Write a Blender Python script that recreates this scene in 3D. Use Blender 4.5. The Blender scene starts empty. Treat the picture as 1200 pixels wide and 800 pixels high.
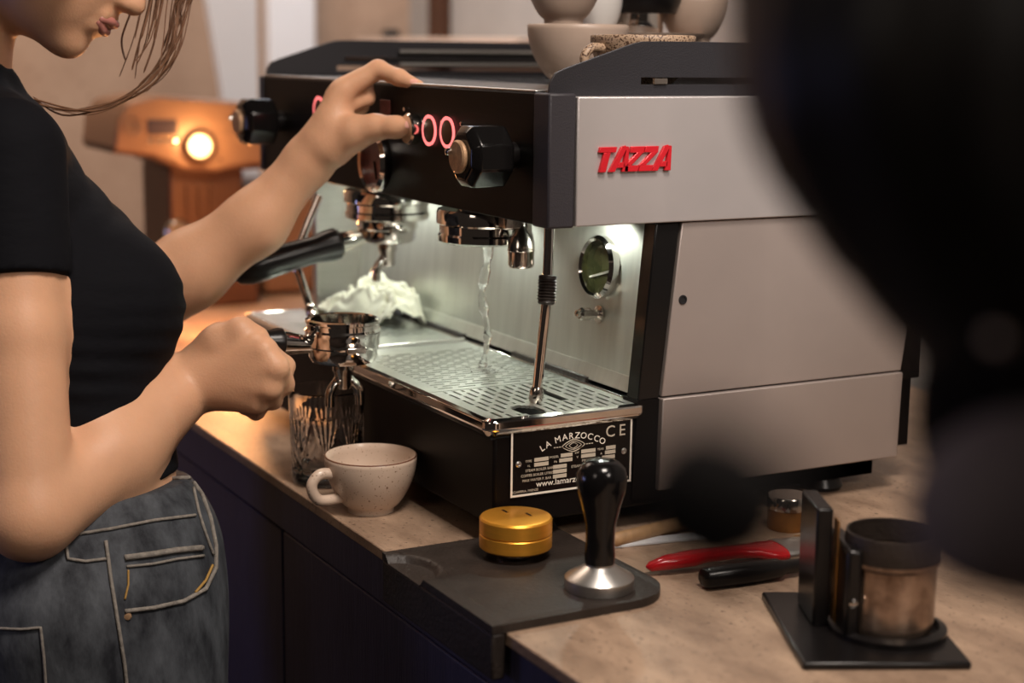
import bpy, bmesh, math, random
import numpy as np
from mathutils import Vector, Matrix
from mathutils.bvhtree import BVHTree
random.seed(4)
PI = math.pi
SC = bpy.context.scene
COL = SC.collection

# ------------------------------------------------------------------ camera
CAMP = Vector((0.0, -0.575, 1.351))
_p, _y, _r, FPX = 0.1806004, 2.63956897, 0.01210784, 1880.36
_f = Vector((math.cos(_p)*math.cos(_y), math.cos(_p)*math.sin(_y), -math.sin(_p)))
_rt = _f.cross(Vector((0, 0, 1))).normalized(); _up = _rt.cross(_f)
RT = _rt*math.cos(_r) + _up*math.sin(_r); UP = -_rt*math.sin(_r) + _up*math.cos(_r); FW = _f
cd = bpy.data.cameras.new('camera'); cam = bpy.data.objects.new('camera', cd); COL.objects.link(cam)
cam.matrix_world = Matrix(((RT.x, UP.x, -FW.x, CAMP.x), (RT.y, UP.y, -FW.y, CAMP.y), (RT.z, UP.z, -FW.z, CAMP.z), (0, 0, 0, 1)))
cd.sensor_width = 36.0; cd.lens = FPX*36/1200; cd.clip_start = 0.02
cd.dof.use_dof = True; cd.dof.focus_distance = 1.50; cd.dof.aperture_fstop = 3.4
SC.camera = cam
SC.view_settings.view_transform = 'Standard'; SC.view_settings.look = 'None'
SC.view_settings.exposure = 0.0; SC.view_settings.gamma = 1.0

# ------------------------------------------------------------------ world and lights
w = bpy.data.worlds.new('world'); SC.world = w; w.use_nodes = True
w.node_tree.nodes['Background'].inputs[0].default_value = (0.55, 0.42, 0.34, 1)
w.node_tree.nodes['Background'].inputs[1].default_value = 0.035

def area(name, loc, target, sx, sy, power, color):
    l = bpy.data.lights.new(name, 'AREA'); l.shape = 'RECTANGLE'; l.size = sx; l.size_y = sy
    l.energy = power; l.color = color
    o = bpy.data.objects.new(name, l); COL.objects.link(o); o.location = loc
    o.rotation_euler = (Vector(target) - Vector(loc)).to_track_quat('-Z', 'Y').to_euler(); return o
def spot(name, loc, target, power, color, ang=60, r=0.03, blend=0.6):
    l = bpy.data.lights.new(name, 'SPOT'); l.energy = power; l.color = color
    l.spot_size = math.radians(ang); l.spot_blend = blend; l.shadow_soft_size = r
    o = bpy.data.objects.new(name, l); COL.objects.link(o); o.location = loc
    o.rotation_euler = (Vector(target) - Vector(loc)).to_track_quat('-Z', 'Y').to_euler(); return o
def point(name, loc, power, color, r=0.02):
    l = bpy.data.lights.new(name, 'POINT'); l.energy = power; l.color = color; l.shadow_soft_size = r
    o = bpy.data.objects.new(name, l); COL.objects.link(o); o.location = loc; return o

area('ceiling_lamp_key', (-0.50, 0.05, 2.45), (-1.2, 0.0, 1.0), 0.40, 0.40, 27, (1.0, 0.88, 0.78))
area('ceiling_lamp_side', (0.75, 0.25, 2.25), (-1.1, 0.2, 1.1), 0.45, 0.45, 11, (1.0, 0.88, 0.78))
area('front_fill', (-0.2, -1.9, 2.2), (-1.5, -0.1, 1.0), 0.5, 0.5, 3, (1.0, 0.84, 0.72))  # soft fill added from camera left
area('ceiling_lamp_back', (-2.9, -0.1, 2.6), (-3.5, 0.6, 1.2), 0.9, 0.9, 24, (1.0, 0.78, 0.62))
area('back_wall_light', (-3.0, 0.75, 2.2), (-2.9, 1.2, 1.3), 0.4, 0.4, 8, (0.9, 0.93, 1.0))  # cool area light aimed at the back wall
area('cabinet_fill', (-2.3, -1.9, 1.1), (-1.6, 0.0, 0.7), 0.6, 0.3, 3.2, (0.45, 0.48, 1.0))  # cool light added to brighten the navy cabinet fronts
spot('panel_spot', (0.2, 0.55, 2.3), (-1.23, 0.38, 1.27), 60, (1.0, 0.96, 0.94), 17, 0.05, 1.0)  # added spot that brightens the upper side panel
spot('machine_led', (-1.322, 0.2475, 1.190), (-1.34, 0.255, 1.05), 0.80, (0.95, 1.0, 0.88), 160, 0.006, 0.4)
spot('machine_led', (-1.53, 0.215, 1.190), (-1.56, 0.24, 1.02), 1.4, (0.95, 1.0, 0.88), 155, 0.010, 0.5)
spot('machine_led', (-1.80, 0.20, 1.190), (-1.80, 0.24, 1.02), 1.2, (0.95, 1.0, 0.88), 155, 0.010, 0.5)

# ------------------------------------------------------------------ helpers
def P(x, y, d):                      # a point of the room seen along one sight line, d metres deep
    return CAMP + (FW + RT*((x-600)/FPX) - UP*((y-400)/FPX))*d
def ON(x, y, ax, v):                 # the same sight line met with the plane axis = v
    d = FW + RT*((x-600)/FPX) - UP*((y-400)/FPX); t = (v-CAMP[ax])/d[ax]; return CAMP + d*t

class MB:
    def __init__(s): s.v = []; s.f = []
    def add(s, vs, fs):
        n = len(s.v); s.v += [tuple(v) for v in vs]; s.f += [tuple(i+n for i in f) for f in fs]; return s
    def box(s, a, b, M=None):
        x0, y0, z0 = a; x1, y1, z1 = b
        vs = [Vector(q) for q in ((x0,y0,z0),(x1,y0,z0),(x1,y1,z0),(x0,y1,z0),(x0,y0,z1),(x1,y0,z1),(x1,y1,z1),(x0,y1,z1))]
        if M: vs = [M @ v for v in vs]
        return s.add(vs, [(0,3,2,1),(4,5,6,7),(0,1,5,4),(1,2,6,5),(2,3,7,6),(3,0,4,7)])
    def prism(s, poly, ax, a, b):     # polygon in the plane across axis ax, pushed from a to b
        def m(p, t):
            if ax == 0: return (t, p[0], p[1])
            if ax == 1: return (p[0], t, p[1])
            return (p[0], p[1], t)
        n = len(poly); vs = [m(p, a) for p in poly] + [m(p, b) for p in poly]
        fs = [tuple(range(n-1, -1, -1)), tuple(range(n, 2*n))] + [(i, (i+1) % n, n+(i+1) % n, n+i) for i in range(n)]
        return s.add(vs, fs)
    def lathe(s, prof, c, axis=(0,0,1), n=48, close=False, fn=None):   # prof: (radius, height)
        A = Vector(axis).normalized(); c = Vector(c)
        U = A.orthogonal().normalized() if abs(A.z) < .99 else Vector((1,0,0)); W = A.cross(U)
        vs = []; k = len(prof)
        for i, (r, h) in enumerate(prof):
            for j in range(n):
                a = 2*PI*j/n; rr = r if fn is None else fn(r, h, a)
                vs.append(c + A*h + (U*math.cos(a) + W*math.sin(a))*rr)
        fs = []
        for i in range(k-1 if not close else k):
            i2 = (i+1) % k
            for j in range(n): fs.append((i*n+j, i*n+(j+1) % n, i2*n+(j+1) % n, i2*n+j))
        if not close:
            if prof[0][0] > 1e-5: fs.append(tuple(range(n-1, -1, -1)))
            if prof[-1][0] > 1e-5: fs.append(tuple((k-1)*n+j for j in range(n)))
        return s.add(vs, fs)
    def cyl(s, a, b, r, r2=None, n=32):
        a = Vector(a); b = Vector(b); return s.lathe([(r, 0), (r if r2 is None else r2, (b-a).length)], a, b-a, n)
    def torus(s, c, axis, R, r, n=48, m=12):
        return s.lathe([(R + r*math.cos(2*PI*i/m), r*math.sin(2*PI*i/m)) for i in range(m)], c, axis, n, close=True)
    def tube(s, pts, rad, n=10, caps=True):
        pts = [Vector(p) for p in pts]; k = len(pts)
        rr = rad if isinstance(rad, (list, tuple)) else [rad]*k
        t0 = (pts[1]-pts[0]).normalized(); U = t0.orthogonal().normalized(); vs = []
        for i in range(k):
            t = (pts[min(i+1, k-1)]-pts[max(i-1, 0)]).normalized()
            U = (U - t*U.dot(t)).normalized(); W = t.cross(U)
            for j in range(n):
                a = 2*PI*j/n; vs.append(pts[i] + (U*math.cos(a)+W*math.sin(a))*rr[i])
        fs = [(i*n+j, i*n+(j+1) % n, (i+1)*n+(j+1) % n, (i+1)*n+j) for i in range(k-1) for j in range(n)]
        if caps: fs += [tuple(range(n-1, -1, -1)), tuple((k-1)*n+j for j in range(n))]
        return s.add(vs, fs)
    def build(s, name, m, parent=None, bevel=0.0, ang=35, seg=2):
        off = Vector((0, 0, 0)); q = parent
        while q: off += q.location; q = q.parent
        vv = np.array(s.v, dtype=float) - np.array(off)
        me = bpy.data.meshes.new(name); me.from_pydata(vv.tolist(), [], s.f)
        bm = bmesh.new(); bm.from_mesh(me); bmesh.ops.remove_doubles(bm, verts=bm.verts, dist=1e-6)
        bmesh.ops.recalc_face_normals(bm, faces=bm.faces); bm.to_mesh(me); bm.free()
        return link(name, me, m, parent, bevel, ang, seg)
def link(name, me, m, parent=None, bevel=0.0, ang=35, seg=2):
    me.materials.append(m)
    me.polygons.foreach_set('use_smooth', [True]*len(me.polygons))
    if ang < 180: me.set_sharp_from_angle(angle=math.radians(ang))
    o = bpy.data.objects.new(name, me); COL.objects.link(o); o.parent = parent
    if bevel > 0:
        b = o.modifiers.new('bevel', 'BEVEL'); b.width = bevel; b.segments = seg; b.limit_method = 'ANGLE'; b.angle_limit = math.radians(30)
    return o
def spline(pts, n=8):
    pts = [Vector(p) for p in pts]; out = []
    for i in range(len(pts)-1):
        p0 = pts[max(i-1, 0)]; p1 = pts[i]; p2 = pts[i+1]; p3 = pts[min(i+2, len(pts)-1)]
        for k in range(n):
            t = k/n
            out.append(0.5*((2*p1)+(p2-p0)*t+(2*p0-5*p1+4*p2-p3)*t*t+(3*p1-p0-3*p2+p3)*t**3))
    return out + [pts[-1]]
def thing(name, label, cat, loc=(0, 0, 0), group=None):
    o = bpy.data.objects.new(name, None); COL.objects.link(o); o.location = loc; o.empty_display_size = .02
    return tag(o, label, cat, group)
def tag(o, label, cat, group=None):
    o['label'] = label; o['category'] = cat
    if group: o['group'] = group
    return o
def struct(o): o['kind'] = 'structure'; return o
def note(o, s): o['label'] = s; return o
def recentre(o, c):                   # put the origin of a single-mesh thing at its base
    c = Vector(c); o.data.transform(Matrix.Translation(-c)); o.location = c; return o

def mat(name, col, rough=.5, metal=0.0, noise=0.0, nscale=20.0, bump=0.0, bscale=60.0, stretch=(1,1,1), spec=.5,
        col2=None, speck=None, emit=None, estr=0.0, trans=0.0, ior=1.45, coat=0.0, sss=0.0, rvar=0.0):
    m = bpy.data.materials.new(name); m.use_nodes = True; nt = m.node_tree; b = nt.nodes['Principled BSDF']
    b.inputs['Base Color'].default_value = (*col, 1); b.inputs['Roughness'].default_value = rough
    b.inputs['Metallic'].default_value = metal; b.inputs['Specular IOR Level'].default_value = spec
    b.inputs['IOR'].default_value = ior; b.inputs['Transmission Weight'].default_value = trans
    b.inputs['Coat Weight'].default_value = coat
    if sss: b.inputs['Subsurface Weight'].default_value = sss; b.inputs['Subsurface Radius'].default_value = (.012, .004, .002); b.inputs['Subsurface Scale'].default_value = .6
    if emit: b.inputs['Emission Color'].default_value = (*emit, 1); b.inputs['Emission Strength'].default_value = estr
    tc = nt.nodes.new('ShaderNodeTexCoord'); mp = nt.nodes.new('ShaderNodeMapping'); mp.inputs['Scale'].default_value = stretch
    nt.links.new(tc.outputs['Object'], mp.inputs['Vector'])
    out = None
    if noise > 0 or col2:
        n = nt.nodes.new('ShaderNodeTexNoise'); n.inputs['Scale'].default_value = nscale; n.inputs['Detail'].default_value = 8; n.inputs['Roughness'].default_value = .65
        nt.links.new(mp.outputs['Vector'], n.inputs['Vector'])
        r = nt.nodes.new('ShaderNodeValToRGB'); r.color_ramp.elements[0].position = .32; r.color_ramp.elements[1].position = .68
        c2 = col2 if col2 else tuple(c*(1-noise) for c in col)
        r.color_ramp.elements[0].color = (*c2, 1); r.color_ramp.elements[1].color = (*col, 1)
        nt.links.new(n.outputs['Fac'], r.inputs['Fac']); out = r.outputs['Color']
        if rvar:
            mr = nt.nodes.new('ShaderNodeMapRange'); mr.inputs['To Min'].default_value = rough-rvar; mr.inputs['To Max'].default_value = rough+rvar
            nt.links.new(n.outputs['Fac'], mr.inputs['Value']); nt.links.new(mr.outputs['Result'], b.inputs['Roughness'])
    if speck:                          # (colour, scale, threshold)
        n = nt.nodes.new('ShaderNodeTexNoise'); n.inputs['Scale'].default_value = speck[1]; n.inputs['Detail'].default_value = 2
        nt.links.new(tc.outputs['Object'], n.inputs['Vector'])
        r = nt.nodes.new('ShaderNodeValToRGB'); r.color_ramp.elements[0].position = speck[2]; r.color_ramp.elements[1].position = speck[2]+.04
        r.color_ramp.elements[0].color = (0,0,0,1); r.color_ramp.elements[1].color = (1,1,1,1)
        nt.links.new(n.outputs['Fac'], r.inputs['Fac'])
        mx = nt.nodes.new('ShaderNodeMix'); mx.data_type = 'RGBA'
        nt.links.new(r.outputs['Color'], mx.inputs['Factor'])
        if out: nt.links.new(out, mx.inputs['A'])
        else: mx.inputs['A'].default_value = (*col, 1)
        mx.inputs['B'].default_value = (*speck[0], 1); out = mx.outputs['Result']
    if out: nt.links.new(out, b.inputs['Base Color'])
    if bump > 0:
        n = nt.nodes.new('ShaderNodeTexNoise'); n.inputs['Scale'].default_value = bscale; n.inputs['Detail'].default_value = 6
        nt.links.new(mp.outputs['Vector'], n.inputs['Vector'])
        bp = nt.nodes.new('ShaderNodeBump'); bp.inputs['Strength'].default_value = bump; bp.inputs['Distance'].default_value = .002
        nt.links.new(n.outputs['Fac'], bp.inputs['Height']); nt.links.new(bp.outputs['Normal'], b.inputs['Normal'])
    return m

M = {}
M['steel'] = mat('brushed_steel', (.62,.60,.57), .34, 1, noise=.12, nscale=6, stretch=(1,1,30), bump=.05, bscale=90)
M['panel'] = mat('satin_side_metal', (.50,.46,.45), .40, .5, noise=.07, nscale=9, bump=.10, bscale=1400)
M['panel_shaded'] = mat('shaded_side_metal', (.42,.355,.325), .42, .5, noise=.07, nscale=9, bump=.10, bscale=1400)  # same metal as above, with shade and worktop reflection put into the colour
M['scuffed'] = mat('scuffed_steel', (.55,.42,.33), .26, .9, col2=(.10,.06,.04), nscale=26)
M['splash'] = mat('backsplash_steel', (.66,.67,.62), .38, .85, noise=.15, nscale=7, stretch=(8,1,1), bump=.04, bscale=60)
M['chrome'] = mat('chrome', (.80,.76,.72), .07, 1)
M['chrome_worn'] = mat('chrome_worn', (.72,.66,.60), .16, 1, noise=.2, nscale=60, bump=.05, bscale=200)
M['grate'] = mat('grate_steel', (.70,.72,.67), .30, .9, noise=.2, nscale=40, bump=.1, bscale=200)
M['black'] = mat('black_powder_coat', (.004,.0028,.0026), .45, 0, bump=.15, bscale=900, spec=.14)
M['black_gloss'] = mat('black_gloss', (.005,.0045,.0045), .16, 0)
M['trim'] = mat('dark_grey_trim', (.028,.025,.030), .5, 0, bump=.2, bscale=700)
M['rail'] = mat('dark_grey_rail', (.018,.0165,.020), .48, 0.1, bump=.2, bscale=700)
M['rubber'] = mat('black_rubber', (.026,.018,.014), .50, 0, noise=.4, nscale=30, bump=.35, bscale=260, rvar=.12)
M['plastic'] = mat('black_plastic', (.006,.005,.005), .28, spec=.4)
M['stone'] = mat('worktop_stone', (.42,.29,.20), .42, 0, col2=(.20,.130,.088), nscale=11, stretch=(1,2.2,1), bump=.35, bscale=160, rvar=.12, speck=((.13,.085,.06), 190, .64))
M['navy'] = mat('navy_painted_wood', (.055,.052,.11), .45, 0, noise=.35, nscale=14, stretch=(12,12,.8), bump=.3, bscale=40)
M['kick'] = mat('dark_gap', (.006,.005,.006), .8)
M['wall'] = mat('plaster_wall', (.42,.30,.22), .85, 0, col2=(.33,.225,.16), nscale=5, bump=.5, bscale=14, speck=((.27,.18,.13), 60, .64))
M['wall2'] = mat('grey_plaster', (.34,.32,.30), .85, 0, noise=.15, nscale=5, bump=.3, bscale=20)
M['floor'] = mat('dark_floor', (.05,.035,.028), .5, 0, noise=.4, nscale=3)
M['white'] = mat('white_paint', (.74,.76,.80), .5, 0, noise=.04, nscale=3)
M['cream'] = mat('cream_paint', (.60,.47,.38), .6, 0, noise=.06, nscale=3)
M['shirt'] = mat('black_jersey', (.0045,.0045,.0065), .85, 0, noise=.2, nscale=300, bump=.8, bscale=24, stretch=(1,1,2.6), spec=.15)
M['skin'] = mat('skin', (.66,.36,.215), .46, 0, noise=.13, nscale=11, bump=.16, bscale=420, sss=.10, spec=.4)
M['nail'] = mat('nail', (.80,.42,.34), .18, 0, coat=.4)
M['lip'] = mat('lips', (.42,.16,.13), .4)
M['eye'] = mat('eye_white', (.7,.68,.65), .2)
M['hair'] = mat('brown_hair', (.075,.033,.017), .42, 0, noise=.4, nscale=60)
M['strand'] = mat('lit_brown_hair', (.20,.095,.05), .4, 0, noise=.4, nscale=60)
M['hair_dark'] = mat('black_hair', (.008,.006,.005), .5, 0, noise=.3, nscale=60)
M['denim'] = mat('washed_black_denim', (.075,.082,.094), .85, 0, col2=(.006,.007,.011), nscale=34, bump=1.0, bscale=70, stretch=(1,1,.45))
M['denim_light'] = mat('frayed_denim', (.26,.23,.20), .85, 0, noise=.5, nscale=150, bump=.6, bscale=200)
M['thread'] = mat('mustard_thread', (.34,.19,.045), .7)
M['ceramic'] = mat('speckled_ceramic', (.60,.46,.36), .32, 0, noise=.06, nscale=15, speck=((.17,.085,.045), 420, .66), bump=.03, coat=.25)
M['ceramic_rim'] = mat('brown_glaze', (.14,.055,.028), .35)
M['ceramic_plain'] = mat('beige_ceramic', (.40,.30,.24), .4, 0, noise=.08, nscale=15)
M['ceramic_white'] = mat('white_ceramic', (.62,.60,.58), .3)
M['ceramic_dark'] = mat('dark_speckled_ceramic', (.34,.23,.15), .5, 0, speck=((.07,.035,.02), 520, .54), bump=.3, bscale=200)
M['gold'] = mat('gold_anodised', (.92,.42,.05), .36, .75, noise=.12, nscale=30, stretch=(1,1,14))
M['red_paint'] = mat('red_lacquer', (.50,.010,.014), .22, 0, coat=.5)
M['red_badge'] = mat('red_badge', (.62,.018,.028), .25, .2)
M['red_glow'] = mat('button_ring_light', (.5,.05,.05), .4, emit=(1.0,.20,.19), estr=1.6)
M['red_disc'] = mat('button_face', (.10,.040,.018), .4, .3)
M['gauge_red'] = mat('gauge_face', (.26,.085,.075), .3, 0, noise=.5, nscale=120)
M['copper_cap'] = mat('copper_cap', (.62,.38,.22), .42, .5, noise=.45, nscale=140, bump=.3, bscale=200)
M['wood'] = mat('pale_wood', (.50,.30,.15), .5, 0, noise=.3, nscale=12, stretch=(1,8,8))
M['bristle'] = mat('bristles', (.42,.22,.08), .8, 0, noise=.6, nscale=90)
M['cloth'] = mat('white_cotton', (.74,.72,.60), .9, 0, noise=.10, nscale=20, bump=.5, bscale=60)
M['amber'] = mat('brass', (.45,.22,.06), .25, .8, noise=.5, nscale=40)
M['print'] = mat('silver_print', (.85,.78,.68), .5)
M['print_dim'] = mat('dim_print', (.55,.48,.38), .6)
M['plate'] = mat('black_plate', (.006,.0045,.004), .25, 0, spec=.3)
M['glass'] = mat('clear_glass', (1,1,1), .0, 0, trans=1, ior=1.48)
M['water'] = mat('water', (1,1,1), .0, 0, trans=1, ior=1.33)
M['dial_glass'] = mat('sight_glass', (.05,.052,.022), .06, .2, noise=.5, nscale=50)
M['bronze'] = mat('bronze_body', (.24,.125,.07), .40, .3, noise=.2, nscale=6)
M['bronze_dark'] = mat('dark_bronze', (.085,.035,.018), .45, .3, noise=.3, nscale=8)
M['dial_lamp'] = mat('lit_dial', (1,.8,.5), .4, emit=(1.0,.72,.38), estr=1.1)
M['screen'] = mat('dark_screen', (.05,.035,.04), .2)
M['pale_glint'] = mat('pale_glint', (.85,.70,.62), .25, 0, coat=.5)
M['soft_black'] = mat('black_fabric', (.006,.005,.005), .9, 0, spec=.15)
M['sleeve'] = mat('lit_black_sleeve', (.20,.17,.19), .75, 0, spec=.3)  # black sleeve; the light on its top is put into this grey

# ------------------------------------------------------------------ distance-field bodies
class Field:
    def __init__(s, lo, hi, h):
        s.lo = np.array(lo, float); s.h = h
        s.n = np.ceil((np.array(hi, float)-s.lo)/h).astype(int)+1
        s.D = np.full(s.n, .06, np.float32)
    def _sub(s, a, b, m):
        i0 = np.clip(np.floor((np.minimum(a, b)-m-s.lo)/s.h).astype(int), 0, s.n-1)
        i1 = np.clip(np.ceil((np.maximum(a, b)+m-s.lo)/s.h).astype(int)+1, 1, s.n)
        if np.any(i1 <= i0): return None, None
        ax = [(s.lo[k]+s.h*np.arange(i0[k], i1[k])).astype(np.float32) for k in range(3)]
        return tuple(slice(i0[k], i1[k]) for k in range(3)), np.stack(np.meshgrid(*ax, indexing='ij'), -1)
    def _mix(s, sl, d, k):
        o = s.D[sl]
        if k <= 0: s.D[sl] = np.minimum(o, d)
        else:
            hh = np.maximum(k-np.abs(o-d), 0)/k; s.D[sl] = np.minimum(o, d)-hh*hh*k*.25
    def cone(s, a, b, ra, rb, k=.01, infl=0.0):
        a = np.array(a, float); b = np.array(b, float); m = max(ra, rb)+k+infl+.006
        sl, X = s._sub(a, b, m)
        if sl is None: return
        ab = (b-a); L = float(ab@ab)+1e-12; X = X-a.astype(np.float32)
        t = np.clip((X@ab.astype(np.float32))/L, 0, 1)
        d = np.linalg.norm(X-t[..., None]*ab.astype(np.float32), axis=-1)-(ra+t*(rb-ra))-infl
        s._mix(sl, d.astype(np.float32), k)
    def chain(s, pts, rs, k=.01, infl=0.0):
        for i in range(len(pts)-1): s.cone(pts[i], pts[i+1], rs[i], rs[i+1], k, infl)
    def ell(s, c, r, axes=None, k=.02, infl=0.0):
        c = np.array(c, float); r = np.array(r, float)+infl; m = r.max()+k+.006
        sl, X = s._sub(c, c, m)
        if sl is None: return
        X = X-c.astype(np.float32)
        if axes is not None: X = X@np.array([list(a) for a in axes], float).T.astype(np.float32)
        k0 = np.linalg.norm(X/r, axis=-1); k1 = np.linalg.norm(X/(r*r), axis=-1)+1e-9
        s._mix(sl, (k0*(k0-1)/k1).astype(np.float32), k)
    def clip(s, p, nrm, k=0):          # keeps the side the normal points away from
        p = np.array(p, float); nrm = np.array(nrm, float); nrm /= np.linalg.norm(nrm)
        ax = [s.lo[i]+s.h*np.arange(s.n[i]) for i in range(3)]
        pl = ((ax[0]-p[0])*nrm[0])[:, None, None]+((ax[1]-p[1])*nrm[1])[None, :, None]+((ax[2]-p[2])*nrm[2])[None, None, :]
        s.D = np.maximum(s.D, pl.astype(np.float32))
    def mesh(s, name, smooth=1):
        D = s.D; D[0] = D[-1] = .05; D[:, 0] = D[:, -1] = .05; D[:, :, 0] = D[:, :, -1] = .05
        ins = D < 0
        cnt = np.zeros(tuple(x-1 for x in D.shape), np.uint8)
        cor = [(i, j, k) for i in (0, 1) for j in (0, 1) for k in (0, 1)]
        for i, j, k in cor: cnt += ins[i:D.shape[0]-1+i, j:D.shape[1]-1+j, k:D.shape[2]-1+k]
        act = (cnt > 0) & (cnt < 8); idx = np.argwhere(act)
        ids = np.full(act.shape, -1, np.int32); ids[act] = np.arange(len(idx))
        vals = {c: D[idx[:, 0]+c[0], idx[:, 1]+c[1], idx[:, 2]+c[2]] for c in cor}
        acc = np.zeros((len(idx), 3)); num = np.zeros(len(idx))
        for c in cor:
            for ax in range(3):
                if c[ax] == 0:
                    c2 = tuple(1 if q == ax else c[q] for q in range(3))
                    a, b = vals[c], vals[c2]; cr = (a < 0) != (b < 0)
                    t = np.where(cr, a/np.where(cr, a-b, 1), 0); pt = np.tile(np.array(c, float), (len(idx), 1)); pt[:, ax] = t
                    acc[cr] += pt[cr]; num[cr] += 1
        V = s.lo+s.h*(idx+acc/num[:, None])
        F = []
        for ax in range(3):
            o1, o2 = [(1, 2), (2, 0), (0, 1)][ax]
            a = np.take(ins, range(0, D.shape[ax]-1), ax); b = np.take(ins, range(1, D.shape[ax]), ax)
            e = np.argwhere(a != b); flip = a[tuple(e.T)]
            q = []
            for d1, d2 in ((0, 0), (-1, 0), (-1, -1), (0, -1)):
                p = e.copy(); p[:, o1] += d1; p[:, o2] += d2; q.append(ids[tuple(p.T)])
            q = np.stack(q, 1); q[~flip] = q[~flip][:, ::-1]; F.append(q)
        F = np.concatenate(F); F = F[(F >= 0).all(1)]
        for _ in range(smooth):        # light Laplacian relaxing
            S = np.zeros_like(V); N = np.zeros(len(V))
            for i in range(4):
                np.add.at(S, F[:, i], V[F[:, (i+1) % 4]]); np.add.at(N, F[:, i], 1)
            V = V*.4+S/np.maximum(N, 1)[:, None]*.6
        me = bpy.data.meshes.new(name)
        me.vertices.add(len(V)); me.vertices.foreach_set('co', V.ravel())
        me.loops.add(F.size); me.loops.foreach_set('vertex_index', F.ravel().astype(np.int32))
        me.polygons.add(len(F)); me.polygons.foreach_set('loop_start', np.arange(0, F.size, 4, dtype=np.int32))
        me.update(calc_edges=True); me.validate()
        return me
def shift_mesh(me, loc): me.transform(Matrix.Translation(-Vector(loc)))

# ------------------------------------------------------------------ text
def text_mesh(body, size, ext, Mx, name='letter', m=None, parent=None, align='CENTER', sx=1.0, shear=0.0, off=0.0):
    c = bpy.data.curves.new('t', 'FONT'); c.body = body; c.size = size; c.extrude = ext; c.align_x = align; c.shear = shear; c.offset = off
    c.resolution_u = 3
    o = bpy.data.objects.new('t', c); COL.objects.link(o); bpy.context.view_layer.update()
    me = bpy.data.meshes.new_from_object(o.evaluated_get(bpy.context.evaluated_depsgraph_get()))
    bpy.data.objects.remove(o); me.name = name
    me.transform(Mx @ Matrix.Diagonal((sx, 1, 1, 1)))
    offv = Vector((0, 0, 0)); q = parent
    while q: offv += q.location; q = q.parent
    me.transform(Matrix.Translation(-offv)); me.materials.clear()
    return link(name, me, m, parent)
def side_frame(x, y, z, rot=0.0):       # text x runs along +Y, text y along +Z, faces +X
    return Matrix.Translation((x, y, z)) @ Matrix(((0,0,1,0),(1,0,0,0),(0,1,0,0),(0,0,0,1))) @ Matrix.Rotation(rot, 4, 'Z')

# ================================================================== SETTING
struct(MB().box((-3.9,-2.2,-.05),(1.2,1.35,0)).build('floor', M['floor']))
struct(MB().box((-3.9,-2.2,0),(-3.8,1.35,2.8)).build('wall_left', M['wall']))
struct(MB().box((-3.8,1.2,0),(1.2,1.32,2.8)).build('wall_back', M['wall2']))
struct(MB().box((-3.79,.80,0),(-3.74,.92,2.8)).build('trim_1', M['white'], bevel=.004))
struct(MB().box((-3.62,1.165,0),(-3.56,1.2,2.8)).build('trim_2', M['bronze_dark'], bevel=.004))

ct = thing('counter', 'long brown stone worktop on navy wooden cabinets under the espresso machine', 'counter', (-1.4,.4,0))
MB().box((-3.78,0,.889),(.9,.95,.90)).build('worktop', M['stone'], ct, bevel=.0015)
MB().box((-3.78,.006,.843),(.9,.93,.889)).build('front_rail', M['navy'], ct, bevel=.001)
MB().box((-3.78,.03,.10),(.9,.93,.843)).build('carcass', M['kick'], ct)
MB().box((-3.78,.08,0),(.9,.90,.10)).build('plinth', M['kick'], ct)
xd = ON(331, 640, 1, .01).x
edges = [xd-.62*i for i in range(4, -1, -1)]+[xd+.62, xd+1.24, xd+1.86]
edges = [max(-3.78, e) for e in edges]
for a, b in zip(edges[:-1], edges[1:]):
    if b-a < .05: continue
    MB().box((a+.002,.010,.11),(min(b,.9)-.002,.029,.838)).build('door', M['navy'], ct, bevel=.002)

# ================================================================== ESPRESSO MACHINE
XN, XF = -1.233, -1.974
em = thing('espresso_machine', 'large two-group espresso machine, black front and silver side panels', 'espresso machine', (-1.6,.32,.90))
MB().box((XF+.012,.147,1.197),(XN-.022,.595,1.306)).build('head_housing', M['black'], em)
MB().box((XF,.138,1.194),(XN-.028,.147,1.312)).build('front_panel', M['black'], em, bevel=.0015)
MB().box((XN-.028,.136,1.193),(XN+.001,.1635,1.3125)).build('corner_trim', M['trim'], em, bevel=.002)
MB().box((XF-.002,.136,1.193),(XF+.010,.60,1.3125)).build('far_side_panel', M['trim'], em, bevel=.002)
MB().box((XN-.022,.1645,1.194),(XN+.002,.600,1.3095)).build('upper_side_panel', M['panel'], em, bevel=.0012)
MB().prism([(.2655,1.028),(.563,1.028),(.585,1.193),(.283,1.193)], 0, XN-.025, XN-.002).build('middle_side_panel', M['panel_shaded'], em, bevel=.001)
MB().prism([(.263,.937),(.561,.937),(.563,1.0265),(.265,1.0265)], 0, XN-.025, XN+.0015).build('lower_side_panel', M['panel_shaded'], em, bevel=.0012)
MB().prism([(.240,1.026),(.264,1.026),(.282,1.193),(.255,1.193)], 0, XN-.024, XN-.004).build('end_cap', M['black_gloss'], em, bevel=.0015)
MB().prism([(.236,.93),(.2625,.93),(.264,1.026),(.240,1.026)], 0, XN-.03, XN-.004).build('end_cap', M['black'], em)
c = ON(800,351,0,XN-.002); MB().lathe([(.0045,0),(.0045,.0012),(.003,.0012),(.003,.0004)], c-Vector((.0003,0,0)), (1,0,0), 20).build('plug', M['kick'], em)
for yy, zz in ((.548,1.047),):
    MB().box((XN-.02,yy+.02,zz-.03),(XN-.006,yy+.045,zz+.03)).build('rear_bracket', M['black'], em, bevel=.001)
MB().box((XF+.03,.30,.928),(XN-.026,.56,1.194)).build('core', M['black'], em)
MB().box((XF+.03,.55,.94),(XN-.026,.60,1.20)).build('rear_panel', M['black'], em)
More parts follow.
